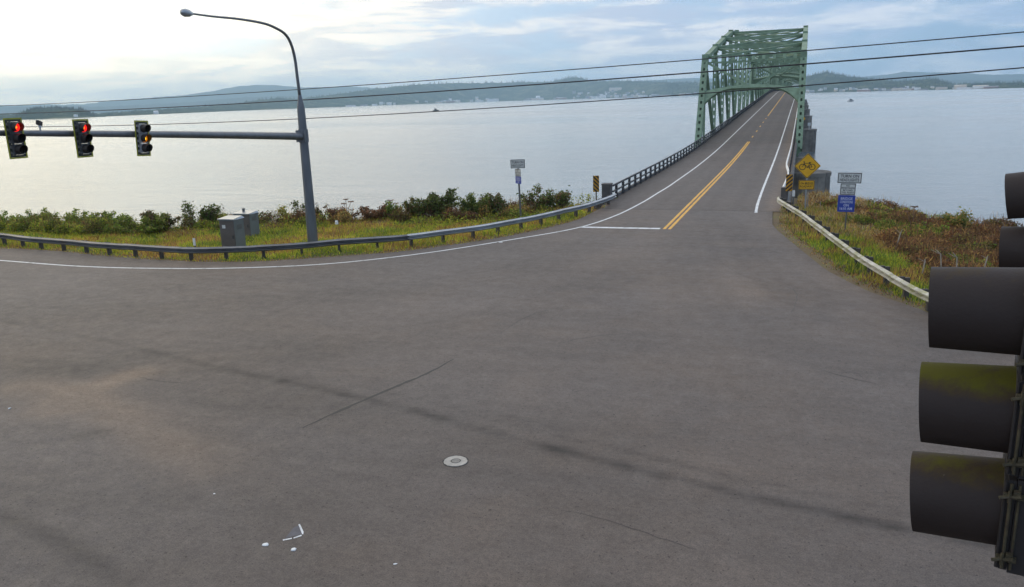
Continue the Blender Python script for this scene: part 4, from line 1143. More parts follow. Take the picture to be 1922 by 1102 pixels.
# ------------------------------------------------------------------ cabinets
def cabinet(loc, w, d, h, label, front, extra, roofm):
    t = empty('utility_cabinet', loc, R(random.uniform(-2, 2)), label, 'cabinet')
    mb = MB(); mb.box((0, 0, h/2-0.2), (w, d, h+0.4)); obj('body', mb, M['cabinet'], t)
    mb = MB(); mb.box((0, -d/2-0.012, h/2+0.02), (w-0.06, 0.024, h-0.16)); dr = obj('door', mb, front, t)
    mb = MB(); mb.box((w*0.36, -d/2-0.045, h*0.5), (0.03, 0.04, 0.18)); obj('handle', mb, M['rail_dark'], dr)
    mb = MB(); mb.box((-w*0.2, -d/2-0.027, h*0.80), (0.20, 0.006, 0.18)); obj('label_plate', mb, M['sign_white'], dr)
    mb = MB(); y0, y1 = -d/2-0.08, d/2+0.06
    mb.add([(-w/2-0.05, y0, h), (w/2+0.05, y0, h), (w/2+0.05, y1, h), (-w/2-0.05, y1, h), (-w/2-0.05, y0, h+0.05), (w/2+0.05, y0, h+0.05), (w/2-0.02, y1-0.1, h+0.13), (-w/2+0.02, y1-0.1, h+0.13)],
           [(0, 3, 2, 1), (4, 5, 6, 7), (0, 1, 5, 4), (1, 2, 6, 5), (2, 3, 7, 6), (3, 0, 4, 7)]); obj('roof', mb, roofm, t)
    mb = MB()
    for k in range(5): mb.box((w/2+0.006, 0, h*0.72+k*0.05), (0.014, d*0.5, 0.018))
    obj('vent_louvre', mb, M['cabinet_door'], t)
    if extra:
        mb = MB(); mb.tube([(-w*0.2, 0.1, h+0.05), (-w*0.2, 0.1, h+0.25)], 0.08, 12); mb.tube([(-w*0.2, 0.1, h+0.25), (-w*0.2, 0.1, h+0.3)], [0.11, 0.10], 12); obj('roof_vent', mb, M['galv_old'], t)
c = G(444.5, 472, -0.15); cabinet((c.x-0.47, c.y+0.40, -0.3), 0.94, 0.80, 1.84, 'nearer grey utility cabinet with brown door behind the left guardrail', M['cabinet_door'], False, M['galv'])
c = G(468, 444, -0.3); cabinet((c.x-0.55, c.y+0.60, -0.4), 1.12, 0.85, 1.42, 'grey utility cabinet with round roof vent standing behind the brown door one', M['cabinet_door'], True, M['galv'])

# ------------------------------------------------------------------ overhead wires
WA, WB = AD(1922, 60, 36.0), AD(0, 197, 78.0)
def wire(pts, r, label):
    a = Vector((WA.x, WA.y)); b = Vector((WB.x, WB.y)); ss = []; zs = []
    for px_, py_ in pts:
        d = ray(px_, py_); dv = b-a
        # a + s*dv = k*(d.x,d.y)
        det = dv.x*(-d.y)+d.x*dv.y; s_ = (-a.x*(-d.y)-d.x*a.y)/det; k = (a.x+s_*dv.x)/d.x
        ss.append(s_); zs.append(CAM_H+d.z*k)
    co_ = np.polyfit(ss, zs, 2)
    P = [Vector((a.x+(b.x-a.x)*s_, a.y+(b.y-a.y)*s_, float(np.polyval(co_, s_)))) for s_ in np.linspace(-0.35, 1.35, 60)]
    mb = MB(); mb.tube(P, r, 6); tag(obj('overhead_wire', mb, M['wire'], smooth=True), label, 'wire', 'overhead wires along the shore')
wire(((90, 195), (600, 166), (980, 137.4), (1320, 110.5), (1510, 95.5), (1922, 60.5)), 0.022, 'topmost of three overhead wires crossing the sky and bridge')
wire(((30, 213), (600, 187.5), (980, 158.7), (1320, 134.5), (1510, 121), (1922, 87.5)), 0.030, 'middle of three overhead wires crossing the far hills and bridge')
wire(((180, 236.5), (640, 219), (980, 199.5), (1320, 175.5), (1510, 160.5), (1922, 127)), 0.024, 'lowest of three overhead wires crossing above the water')

# ------------------------------------------------------------------ small things on the road
c = G(855, 866, 0.0); t = empty('manhole', (c.x, c.y, 0.0), 0, 'round pale concrete manhole cover set in the asphalt', 'manhole')
def blob(r, n, j, z): return [((r*(1+random.uniform(-j, j)))*math.cos(2*math.pi*k/n), (r*(1+random.uniform(-j, j)))*math.sin(2*math.pi*k/n), z) for k in range(n)]
mb = MB(); mb.add(blob(0.215, 40, 0.05, 0.0035), [tuple(range(40))]); obj('joint', mb, M['tar'], t)
mb = MB(); o = blob(0.193, 40, 0.035, 0.004); i = [(x*0.99, y*0.99, 0.011) for x, y, z in o]; mb.add(o+i, [(k, (k+1) % 40, 40+(k+1) % 40, 40+k) for k in range(40)]+[tuple(range(40, 80))]); obj('collar', mb, M['iron'], t)
mb = MB(); n = 32; mb.add([(0.084*math.cos(2*math.pi*k/n)+0.004, 0.084*math.sin(2*math.pi*k/n), 0.0135) for k in range(n)]+[(0.070*math.cos(2*math.pi*k/n)+0.004, 0.070*math.sin(2*math.pi*k/n), 0.0135) for k in range(n)], [(k, (k+1) % n, n+(k+1) % n, n+k) for k in range(n)]); obj('rim', mb, M['tar'], t)
mb = MB(); mb.add(blob(0.066, 24, 0.02, 0.0145), [tuple(range(24))]); obj('lid', mb, M['iron_ring'], t)
t.scale = (1.28, 1.28, 1)
def litter(x, y, w, l, label, rz=0.3, h=0.02):
    c = G(x, y); n = 9; mb = MB(); top = []
    o = [(w/2*math.cos(2*math.pi*k/n)*random.uniform(0.8, 1.1), l/2*math.sin(2*math.pi*k/n)*random.uniform(0.8, 1.1)) for k in range(n)]
    mb.add([(a, b_, 0.004) for a, b_ in o]+[(a*0.85, b_*0.85, h*random.uniform(0.6, 1.2)) for a, b_ in o], [(k, (k+1) % n, n+(k+1) % n, n+k) for k in range(n)]+[tuple(range(n, 2*n)), tuple(range(n-1, -1, -1))])
    ob = obj('paper_scrap', mb, M['litter'], loc=(c.x, c.y, 0)); ob.rotation_euler = (0, 0, rz); tag(ob, label, 'litter')
litter(498, 1023, 0.125, 0.10, 'white scrap on the road, left one of the two near the bottom')
litter(551, 1032, 0.10, 0.10, 'white scrap on the road, right one of the two near the bottom', 0.9)
litter(742, 1059, 0.07, 0.035, 'tiny white scrap on the road near the bottom edge below the manhole', 0.6, 0.01)
litter(18, 767, 0.05, 0.10, 'small white scrap on the road by the rusty stain at left', 0.1)
litter(402, 927, 0.05, 0.04, 'speck of white litter on the road left of the two larger scraps', 0.1, 0.01)
litter(940, 455, 0.22, 0.12, 'pale scrap lying on the shoulder near the left edge line', 0.4)
litter(632, 421, 0.24, 0.16, 'white scrap lying in the grass right of the signal pole', 0.2, 0.22)
def flat(poly, m, z, name, label, cat):
    P = [G(*p) for p in poly]; c = sum(P, Vector())/len(P); mb = MB(); mb.add([(p.x-c.x, p.y-c.y, z) for p in P], [tuple(range(len(P)))])
    o = obj(name, mb, m, road, loc=(c.x, c.y, 0)); return o
M['patch'] = mat('road_patch_grey', (0.105, 0.10, 0.11), 0.7, 0, 0.2, 6)
flat(((535, 1011), (552, 990), (562, 986), (567, 1003)), M['patch'], 0.004, 'patch', '', '')
flat(((531, 1013), (548, 1010), (548, 1012), (531, 1015.5)), M['white_paint'], 0.006, 'paint_remnant', '', '')
flat(((551, 1009.5), (566, 1004), (566.5, 1006.5), (551, 1011.5)), M['white_paint'], 0.006, 'paint_remnant', '', '')
flat(((560, 985), (563, 984), (570, 999), (569, 1004), (567, 1003)), M['white_paint'], 0.0065, 'paint_remnant', '', '')
# ------------------------------------------------------------------ vegetation
def pave_dist(x, y): return np.where(inside_pave(x, y), 0.0, np.minimum(seg_dist(x, y, PVL), seg_dist(x, y, PVR)))
def shore_dist(x, y): return np.where(y < y_at(SX, x), 1, -1)*seg_dist(x, y, SX)
def blades(P, h, w, col, lean=0.45):
    n = len(P); th = rng.uniform(0, 2*math.pi, n); ph = rng.uniform(0, 2*math.pi, n); l = rng.uniform(0.05, lean, n)*h
    s = np.stack([np.cos(th), np.sin(th), np.zeros(n)], 1)*(w/2)[:, None]
    top = P+np.stack([np.cos(ph)*l, np.sin(ph)*l, h], 1)
    V = np.concatenate([P-s, P+s, top], 0); i = np.arange(n)
    return V, np.stack([i, i+n, i+2*n], 1), col
def leafquads(P, size, col, flat_=0.6):
    n = len(P); a = rng.normal(size=(n, 3)); a /= np.linalg.norm(a, axis=1)[:, None]
    b = rng.normal(size=(n, 3)); b[:, 2] *= flat_; b -= a*(a*b).sum(1)[:, None]; b /= np.linalg.norm(b, axis=1)[:, None]
    sz = size[:, None]
    V = np.concatenate([P-a*sz, P+b*sz*0.55, P+a*sz, P-b*sz*0.55], 0); i = np.arange(n)
    return V, np.stack([i, i+n, i+2*n, i+3*n], 1), col
def palette(n, cols, wts, jit=0.22):
    c = np.array(cols)[rng.choice(len(cols), n, p=np.array(wts)/sum(wts))]
    return c*rng.uniform(1-jit, 1+jit, (n, 1))
def sample(x0, x1, y0, y1, n, cond):
    x = rng.uniform(x0, x1, n); y = rng.uniform(y0, y1, n); k = cond(x, y); x, y = x[k], y[k]
    return x, y
YG = (0.52, 0.50, 0.055); GR_ = (0.24, 0.33, 0.045); DG = (0.105, 0.15, 0.04); OC = (0.52, 0.32, 0.10); BR = (0.21, 0.125, 0.062); DB = (0.11, 0.076, 0.046); RB = (0.26, 0.12, 0.058); PALE = (0.50, 0.40, 0.21)
def stuff(name, V, Fq, col, m, label):
    me = bmesh_np(name, V, Fq, col, m); o = link(bpy.data.objects.new(name, me)); return tag(o, label, name.replace('_', ' '), kind='stuff')
# short grass behind and in front of the left guardrail
x, y = sample(-80, -12, 30, 66, 330000, lambda x, y: (pave_dist(x, y) > 0.03) & (shore_dist(x, y) > -1.0) & (x < -12.3))
pd = pave_dist(x, y); sd = shore_dist(x, y); patch = fbm(x*0.5, y*0.5, 51, 4); p2 = fbm(x*0.22+9, y*0.22, 77, 3)
keep = rng.uniform(0, 1, len(x)) < np.clip(0.25+pd*1.2, 0, 1)*np.where(sd < 3, 0.5, 1.0); x, y, pd, sd, patch, p2 = (q[keep] for q in (x, y, pd, sd, patch, p2))
n = len(x); col = palette(n, (YG, GR_, OC), (0.50, 0.38, 0.12))
m_ = patch > 0.57; col[m_] = palette(m_.sum(), (OC, YG, RB), (0.5, 0.3, 0.2))
m_ = patch < 0.40; col[m_] = palette(m_.sum(), (GR_, DG, YG), (0.55, 0.2, 0.25))
m_ = (pd < 0.35); col[m_] = palette(m_.sum(), (OC, BR, YG), (0.35, 0.3, 0.35))
h = rng.uniform(0.08, 0.24, n)*np.clip(0.35+pd*0.8, 0.35, 1.3); P = np.stack([x, y, land_h(x, y)-0.02], 1)
gv = blades(P, h, rng.uniform(0.03, 0.07, n), col, 0.9)
stuff('grass', *gv, M['grass'], 'short yellow green grass growing behind the left guardrail')
# brush along the left shore edge: dark brambles, brown bracken
x, y = sample(-95, -12.5, 38, 72, 300000, lambda x, y: (shore_dist(x, y) < 6.5) & (shore_dist(x, y) > -3.0) & (pave_dist(x, y) > 3.0))
sd = shore_dist(x, y); patch = fbm(x*0.33, y*0.33, 61, 4); dens = fbm(x*0.7, y*0.7, 91, 3)
left = np.clip((-36-x)/10, 0, 1)
keep = rng.uniform(0, 1, len(x)) < np.clip((dens-0.28)*2.2+0.5*left, 0, 1)*np.clip((5.5+2.5*patch-sd)/3.5, 0, 1); x, y, sd, patch, dens, left = (q[keep] for q in (x, y, sd, patch, dens, left))
n = len(x); col = palette(n, (BR, DB, RB, DG, GR_), (0.30, 0.22, 0.14, 0.22, 0.12))
m_ = (patch > 0.52) | (rng.uniform(0, 1, n) < left*0.75); col[m_] = palette(m_.sum(), (GR_, YG, DG, DB), (0.40, 0.32, 0.20, 0.08))
hh = (0.28+1.3*np.clip(dens-0.33, 0, 0.5))*np.clip((6.0-sd)/4, 0.25, 1)*(1+0.3*left)*np.clip((sd+3.0)/2.5, 0.15, 1)*np.clip((sd+3.5)/3, 0.3, 1)
P = np.stack([x, y, land_h(x, y)+rng.uniform(0.0, 1, n)**1.25*hh], 1)
lv = leafquads(P, rng.uniform(0.035, 0.085, n), col)
ts = rng.uniform(0, 1, n) < 0.035
lv2 = blades(np.stack([x, y, land_h(x, y)], 1)[ts], rng.uniform(0.5, 1.5, ts.sum())*np.clip(hh[ts]*1.3, 0.4, 1.3)*(1-0.45*left[ts]), rng.uniform(0.018, 0.035, ts.sum()), palette(ts.sum(), (BR, OC, DG, RB, PALE), (0.3, 0.25, 0.2, 0.15, 0.1)), 0.35)
stuff('tall_stalks', *lv2, M['leaf'], 'tall dry stalks rising out of the left shore brush')
stuff('brush', *lv, M['leaf'], 'tangled green and brown brush along the left shore edge')
# scrub: overlapping clumps that read as one mass
def clumps(pts, per, rad, hgt, pals, size=(0.035, 0.08)):
    VV = []; FF = []; CC = []; o = 0
    for (x_, y_) in pts:
        z_ = float(land_h(np.array([x_]), np.array([y_]))[0]); r_ = rng.uniform(*rad); h_ = rng.uniform(*hgt); n_ = int(per*r_*r_*rng.uniform(0.7, 1.3))
        a_ = rng.uniform(0, 2*math.pi, n_); u_ = np.sqrt(rng.uniform(0, 1, n_)); k_ = rng.uniform(0, 1, n_)**0.6
        P_ = np.stack([x_+np.cos(a_)*u_*r_, y_+np.sin(a_)*u_*r_*0.8, z_+k_*h_*np.sqrt(np.clip(1.05-u_*u_, 0, 1))+rng.normal(0, 0.05, n_)], 1)
        V_, F_, C_ = leafquads(P_, rng.uniform(*size, n_), palette(n_, *pals[int(rng.integers(len(pals)))], 0.35)); VV.append(V_); FF.append(F_+o); CC.append(C_); o += len(V_)
        m2 = int(8+n_*0.02); pb_ = np.stack([x_+rng.normal(0, r_*0.4, m2), y_+rng.normal(0, r_*0.4, m2), np.full(m2, z_)], 1)
        th_ = rng.uniform(0, 2*math.pi, m2); hh_ = h_*rng.uniform(0.8, 1.45, m2); wv = np.stack([np.cos(th_), np.sin(th_), 0*th_], 1)*0.012
        tp_ = pb_+np.stack([rng.normal(0, 0.15, m2), rng.normal(0, 0.15, m2), hh_], 1)
        V_ = np.concatenate([pb_-wv, pb_+wv, tp_+wv*0.4, tp_-wv*0.4]); i_ = np.arange(m2); VV.append(V_); FF.append(np.stack([i_, i_+m2, i_+2*m2, i_+3*m2], 1)+o); CC.append(palette(m2, (BR, OC, DB), (0.4, 0.3, 0.3))); o += len(V_)
    return np.concatenate(VV), np.concatenate(FF), np.concatenate(CC)
sx_, sy_ = sample(-72, -14, 36, 62, 4000, lambda x, y: (shore_dist(x, y) > -1.2) & (shore_dist(x, y) < 2.6) & (pave_dist(x, y) > 4.0))
sel = list(zip(sx_, sy_))[:230]
OL = (0.29, 0.27, 0.07)
lp_ = [q_ for q_ in sel if q_[0] < -36]; cp_ = [q_ for q_ in sel if q_[0] >= -36]
stuff('scrub', *clumps(lp_, 1500, (0.5, 1.0), (0.45, 0.95), [((GR_, YG, OL), (0.4, 0.35, 0.25)), ((OL, GR_, DG), (0.4, 0.3, 0.3)), ((OL, BR, DG), (0.4, 0.3, 0.3))]), M['leaf'], 'low green scrub covering the shore at far left')
stuff('mixed_scrub', *clumps(cp_, 1500, (0.45, 0.9), (0.4, 0.95), [((BR, RB, DB), (0.4, 0.3, 0.3)), ((BR, OL, DB), (0.4, 0.35, 0.25)), ((OL, DG, GR_), (0.4, 0.3, 0.3)), ((OC, OL, BR), (0.35, 0.35, 0.3))]), M['leaf'], 'brown and olive scrub along the shore between the signal pole and the bridge')
# right side: green verge round the guardrail
x, y = sample(-1.3, 34, 17, 58, 260000, lambda x, y: (pave_dist(x, y) > 0.05) & (pave_dist(x, y) < 5.0) & (x > -1.0+0.0*y))
pd = pave_dist(x, y); patch = fbm(x*0.8, y*0.8, 15, 4)
keep = rng.uniform(0, 1, len(x)) < np.clip(pd*1.5-0.1, 0.03, 1)*np.clip((4.6+1.5*patch-pd)/1.5, 0, 1); x, y, pd, patch = (q[keep] for q in (x, y, pd, patch))
n = len(x); col = palette(n, (GR_, YG, DG), (0.5, 0.3, 0.2)); m_ = patch > 0.58; col[m_] = palette(m_.sum(), (OC, BR, YG), (0.4, 0.35, 0.25))
m_ = pd < 0.7; col[m_] = palette(m_.sum(), (BR, OC, GR_), (0.45, 0.3, 0.25))
m_ = (y > 44) & (rng.uniform(0, 1, n) < 0.75); col[m_] = palette(m_.sum(), (OC, PALE, BR, GR_), (0.35, 0.3, 0.2, 0.15))
h = rng.uniform(0.08, 0.26, n)*np.clip(pd, 0.3, 1.4); P = np.stack([x, y, land_h(x, y)-0.02], 1)
stuff('verge_grass', *blades(P, h, rng.uniform(0.03, 0.065, n), col, 0.8), M['grass'], 'green weedy grass along the right guardrail')
# right side: brown bracken
x, y = sample(0.0, 40, 20, 64, 420000, lambda x, y: (pave_dist(x, y) > 3.0) & (shore_dist(x, y) > -3.5))
pd = pave_dist(x, y); sd = shore_dist(x, y); patch = fbm(x*0.45, y*0.45, 25, 4); dens = fbm(x*0.8, y*0.8, 35, 3)
keep = rng.uniform(0, 1, len(x)) < np.clip((pd-3.2-1.2*patch)/1.6, 0, 1)*np.clip((dens-0.2)*2.4, 0.1, 1); x, y, pd, sd, patch, dens = (q[keep] for q in (x, y, pd, sd, patch, dens))
n = len(x); col = palette(n, (BR, RB, DB, OC), (0.38, 0.30, 0.17, 0.15))
m_ = (patch > 0.56); col[m_] = palette(m_.sum(), (GR_, DG, OC, YG), (0.4, 0.3, 0.2, 0.1))
m_ = (x < 4.2) & (rng.uniform(0, 1, n) < 0.8); col[m_] = palette(m_.sum(), (PALE, OC, BR), (0.4, 0.4, 0.2))
hh = (0.22+1.15*np.clip(dens-0.3, 0, 0.5))*np.clip((pd-3)/3, 0.2, 1)*np.clip((sd+4)/3, 0.3, 1)
P = np.stack([x, y, land_h(x, y)+rng.uniform(0, 1, n)**0.7*hh], 1)
half = rng.uniform(0, 1, n) < 0.45
stuff('bracken', *leafquads(P[~half], rng.uniform(0.04, 0.09, (~half).sum()), col[~half]), M['leaf'], 'brown bracken and brambles covering the right bank')
Pb = P[half].copy(); Pb[:, 2] -= 0.1; nb = half.sum()
stuff('dry_grass', *blades(Pb, rng.uniform(0.15, 0.5, nb), rng.uniform(0.02, 0.045, nb), col[half]*1.1, 1.0), M['leaf'], 'dry reddish stalks and fronds among the bracken')

rx_, ry_ = sample(1.5, 24, 28, 60, 6000, lambda x, y: (pave_dist(x, y) > 4.6) & (shore_dist(x, y) > -1.5) & (y > 30))
stuff('bramble', *clumps(list(zip(rx_, ry_))[:150], 1300, (0.5, 1.1), (0.35, 0.85), [((RB, BR, DB), (0.5, 0.3, 0.2)), ((RB, OC, BR), (0.5, 0.2, 0.3)), ((BR, OL, DB), (0.4, 0.3, 0.3)), ((GR_, OL, DG), (0.4, 0.3, 0.3))]), M['leaf'], 'lumpy reddish brown brambles over the right bank')
def shrub(px, py, wpx, hpx, nl, cols, wts, label, sparse=0.0, lean=0.0, size=(0.05, 0.10), zg=-0.4, group='shrubs on the left shore', stems=15, cat='shrub', name='shrub'):
    b = G(px, py, zg); dep = math.hypot(b.x, b.y)*0.97; w = wpx*dep/1480*(1.3 if not sparse else 1.1); h = hpx*dep/1480*1.06; nl = int(nl*1.6)
    b.z = float(land_h(np.array([b.x]), np.array([b.y]))[0]); h += zg-b.z
    t = empty(name, b, 0, label, cat, group)
    mb = MB(); tips = []
    for k in range(stems):
        th = rng.uniform(0, 2*math.pi); r = w/2*rng.uniform(0.25, 0.95)**0.8; hh = h*rng.uniform(0.45, 1.12)*(1-0.25*(r/(w/2))**2)
        p0 = Vector((rng.uniform(-0.1, 0.1)*w, rng.uniform(-0.1, 0.1)*w, -0.15)); p2 = Vector((r*math.cos(th)+lean*h, r*0.8*math.sin(th), hh))
        p1 = p0.lerp(p2, 0.5)+Vector((0, 0, 0.12*h))
        mb.tube([p0, p1, p2], [0.022, 0.014, 0.006], 5); tips.append((p0, p1, p2))
    obj('stem', mb, M['stem'], t)
    pts = []
    for k in range(nl):
        p0, p1, p2 = tips[int(rng.integers(len(tips)))]; s = rng.uniform(0.12 if not sparse else 0.3, 1.0)**0.75
        q = (p0.lerp(p1, s)).lerp(p1.lerp(p2, s), s); sp = min(w, 1.6)*(0.15 if not sparse else 0.15)*(1.15-(0.75 if not sparse else 0.5)*s)
        pts.append((q.x+rng.normal()*sp, q.y+rng.normal()*sp, max(0.02, q.z+rng.normal()*sp*0.7)))
    P = np.array(pts); col = palette(nl, cols, wts)
    me = bmesh_np('foliage', *leafquads(P, rng.uniform(*size, nl), col), M['leaf']); link(bpy.data.objects.new('foliage', me), t)
    return t
G2 = (0.17, 0.205, 0.055); G3 = (0.27, 0.30, 0.07); B2 = (0.23, 0.145, 0.08)
L = 'left shore'
shrub(15, 424, 70, 22, 1500, (G3, GR_, DG), (0.4, 0.4, 0.2), 'green bush cut by the left edge behind the guardrail')
shrub(120, 426, 80, 26, 1900, (GR_, G3, DG), (0.4, 0.4, 0.2), 'light green bush between the two low bushes at left')
shrub(215, 432, 80, 28, 2000, (G3, GR_, DG), (0.4, 0.35, 0.25), 'yellowish green bush left of the dark green one')
shrub(75, 428, 80, 26, 1500, (OL, GR_, G2), (0.4, 0.35, 0.25), 'low rounded bush at the far left behind the guardrail')
shrub(160, 432, 110, 26, 1900, (OL, GR_, G2), (0.4, 0.35, 0.25), 'broad low green bush below the second red light')
shrub(262, 440, 95, 34, 2400, (OL, GR_, G2), (0.4, 0.35, 0.25), 'dark green bush left of the spiky brown bush')
shrub(302, 436, 62, 40, 2100, (B2, G2, DB), (0.45, 0.35, 0.2), 'spiky brown green bush left of the sparse shrub')
shrub(362, 428, 32, 44, 260, (DG, G2, DB), (0.5, 0.3, 0.2), 'thin leggy shrub, leftmost of two beside the cabinets', sparse=1, stems=4, size=(0.06, 0.11))
shrub(393, 426, 46, 44, 650, (DG, G2, DB), (0.5, 0.3, 0.2), 'sparse open shrub with gaps just left of the cabinets', sparse=1, stems=7, size=(0.06, 0.11))
shrub(492, 418, 46, 22, 800, (DG, DB, BR), (0.5, 0.3, 0.2), 'low dark bush just right of the cabinets')
shrub(536, 418, 26, 36, 260, (G3, YG, OC), (0.5, 0.3, 0.2), 'wispy yellow green sapling left of the signal pole', sparse=1, stems=4, size=(0.05, 0.09))
shrub(566, 414, 26, 42, 300, (G2, DG, DB), (0.5, 0.3, 0.2), 'upright dark sapling rising behind the signal pole', sparse=1, stems=4)
shrub(605, 412, 40, 26, 800, (BR, DB, DG), (0.4, 0.3, 0.3), 'brownish bush just right of the signal pole')
shrub(640, 414, 60, 22, 1100, (RB, BR, DB), (0.4, 0.4, 0.2), 'reddish brown bracken clump right of the signal pole')
shrub(700, 412, 70, 24, 1300, (BR, RB, DB), (0.4, 0.3, 0.3), 'wide brown bracken clump halfway to the bridge')
shrub(738, 412, 30, 34, 700, (GR_, G2, DG), (0.5, 0.3, 0.2), 'small fresh green bush left of the tall dark thicket')
shrub(785, 408, 56, 34, 1700, (DG, G2, BR), (0.5, 0.3, 0.2), 'dark bush at the left end of the tall thicket')
shrub(832, 408, 92, 48, 3400, (G2, DG, DB), (0.45, 0.35, 0.2), 'tallest dense green bush of the left shore thicket')
shrub(888, 406, 56, 40, 2000, (G3, G2, DG), (0.3, 0.4, 0.3), 'bushy green shrub in the middle of the left shore thicket')
shrub(927, 403, 46, 42, 1700, (DG, B2, G2), (0.4, 0.3, 0.3), 'dark shrub at the right end of the thicket, left of the headlights sign')
shrub(1010, 400, 70, 48, 1050, (DG, B2, G2), (0.4, 0.3, 0.3), 'loose leafy shrub just right of the left headlights sign', sparse=1, stems=10, size=(0.06, 0.11))
shrub(1050, 396, 60, 42, 850, (B2, DG, G2), (0.4, 0.35, 0.25), 'loose brownish shrub near the bridge railing end', sparse=1, stems=9, size=(0.06, 0.11))
# right bank plants
shrub(1650, 425, 46, 26, 700, (G3, GR_, OC), (0.4, 0.4, 0.2), 'leafy green weed at the water edge right of the blue sign', group='plants on the right bank', zg=-0.8, cat='plant', name='weed')
shrub(1795, 442, 46, 38, 900, (G3, OC, DG), (0.4, 0.3, 0.3), 'upright green weed on the right bank edge', group='plants on the right bank', zg=-0.8, cat='plant', name='weed', sparse=1)
shrub(1735, 450, 60, 26, 900, (GR_, OC, DG), (0.4, 0.3, 0.3), 'low green clump amid the brown bracken', group='plants on the right bank', zg=-0.8, cat='plant', name='weed')
def umbel(px, pybase, pytop, label, n=4):
    b = G(px, pybase, -0.8); dep = math.hypot(b.x, b.y)*0.97; b.z = -0.9; h = AT(px, pytop, b.y).z-b.z
    t = empty('dead_flower_stalk', b, 0, label, 'plant', 'dead flower stalks on the bank'); mb = MB(); fl = []
    for k in range(n):
        th = rng.uniform(0, 2*math.pi); top = Vector((0.28*h*math.cos(th)*(k > 0), 0.28*h*math.sin(th)*(k > 0), h*(1-0.16*k*rng.uniform(0.6, 1.2))))
        mb.tube([Vector((0, 0, -0.3+0.5*k*0.3)), Vector((top.x*0.3, top.y*0.3, top.z*0.6)), top], [0.03, 0.022, 0.014], 5)
        for j in range(9):
            a = rng.uniform(0, 2*math.pi); q = top+Vector((math.cos(a)*0.16, math.sin(a)*0.16, 0.07+rng.uniform(-0.02, 0.02))); mb.tube([top, q], 0.009, 4)
            for _ in range(8): fl.append((q.x+rng.normal()*0.035, q.y+rng.normal()*0.035, q.z+rng.normal()*0.012))
    obj('stalk', mb, M['drystem'], t)
    P = np.array(fl); me = bmesh_np('flower_head', *leafquads(P, rng.uniform(0.03, 0.05, len(P)), palette(len(P), (BR, RB, DB), (0.4, 0.4, 0.2)), 0.2), M['leaf']); tag(link(bpy.data.objects.new('flower_head', me), t), kind='stuff')
umbel(1642, 432, 393, 'dead flower stalk left of the tallest one on the right bank')
umbel(1711, 446, 390, 'tallest dead umbrella flower stalk on the right bank', 6)
umbel(1738, 440, 412, 'short dead flower stalk right of the tallest one')
umbel(1884, 452, 412, 'dead flower stalk below the upper visor at the right edge')
umbel(1660, 424, 396, 'thin dead flower stalk among the green weed by the blue sign', 3)
umbel(652, 412, 376, 'dead umbrella flower stalk on the left shore right of the signal pole', 4)
umbel(735, 408, 378, 'dead flower stalk on the left shore behind the small green bush', 3)
def stick(px, py, dx, dy, label):
    b = G(px, py, 0.15); e = AT(px+dx, py-dy, b.y); t = empty('dead_branch', b, 0, label, 'branch', 'bleached sticks in the bracken')
    mb = MB(); q = e-b; mb.tube([Vector((0, 0, -0.7)), q*0.5+Vector((0.05, 0, 0)), q], [0.032, 0.028, 0.012], 6); mb.tube([q*0.55, q*0.8+Vector((-0.22, 0.05, 0.05))], [0.014, 0.007], 5); obj('wood', mb, M['driftwood'], t)
stick(1682, 446, 12, 16, 'bleached stick leaning right in the bracken under the tallest stalk')
stick(1770, 486, -14, 18, 'forked bleached branch above the close traffic light')
stick(1798, 494, -9, 20, 'straight pale stick right of the forked branch')
stick(1846, 490, 8, 10, 'short pale stick farthest right in the bracken')
stick(1731, 496, 5, 10, 'small upright stick at the green edge of the bracken')

# ------------------------------------------------------------------ far shore
DROP = ([-500, 233, 450, 640, 900, 1100, 1314, 1514, 1700, 1922, 2500], [8.5, 7.8, 5.5, 4.6, 3.2, 3.4, 4.4, 5.4, 6.2, 7.2, 7.5])
def shore_D(px): return 24479.0/np.interp(px, *DROP)
def horizon_y(px): return 186.0-0.0311*(px-961)
def mat_forest():
    m, N, L_, P = nodes('conifer_forest'); tc = N.new('ShaderNodeTexCoord')
    def nz(s, d): 
        n = N.new('ShaderNodeTexNoise'); n.inputs['Scale'].default_value = s; n.inputs['Detail'].default_value = d; n.inputs['Roughness'].default_value = 0.7; L_.new(tc.outputs['Object'], n.inputs[0]); return n.outputs[0]
    r = N.new('ShaderNodeValToRGB'); L_.new(nz(0.006, 9), r.inputs[0]); e = r.color_ramp.elements
    e[0].position = 0.35; e[0].color = (0.018, 0.030, 0.018, 1); e[1].position = 0.64; e[1].color = (0.15, 0.155, 0.085, 1); k = e.new(0.5); k.color = (0.04, 0.06, 0.03, 1)
    L_.new(r.outputs[0], P.inputs['Base Color']); P.inputs['Roughness'].default_value = 1.0; P.inputs['Specular IOR Level'].default_value = 0.0
    return m
M['forest'] = mat_forest()
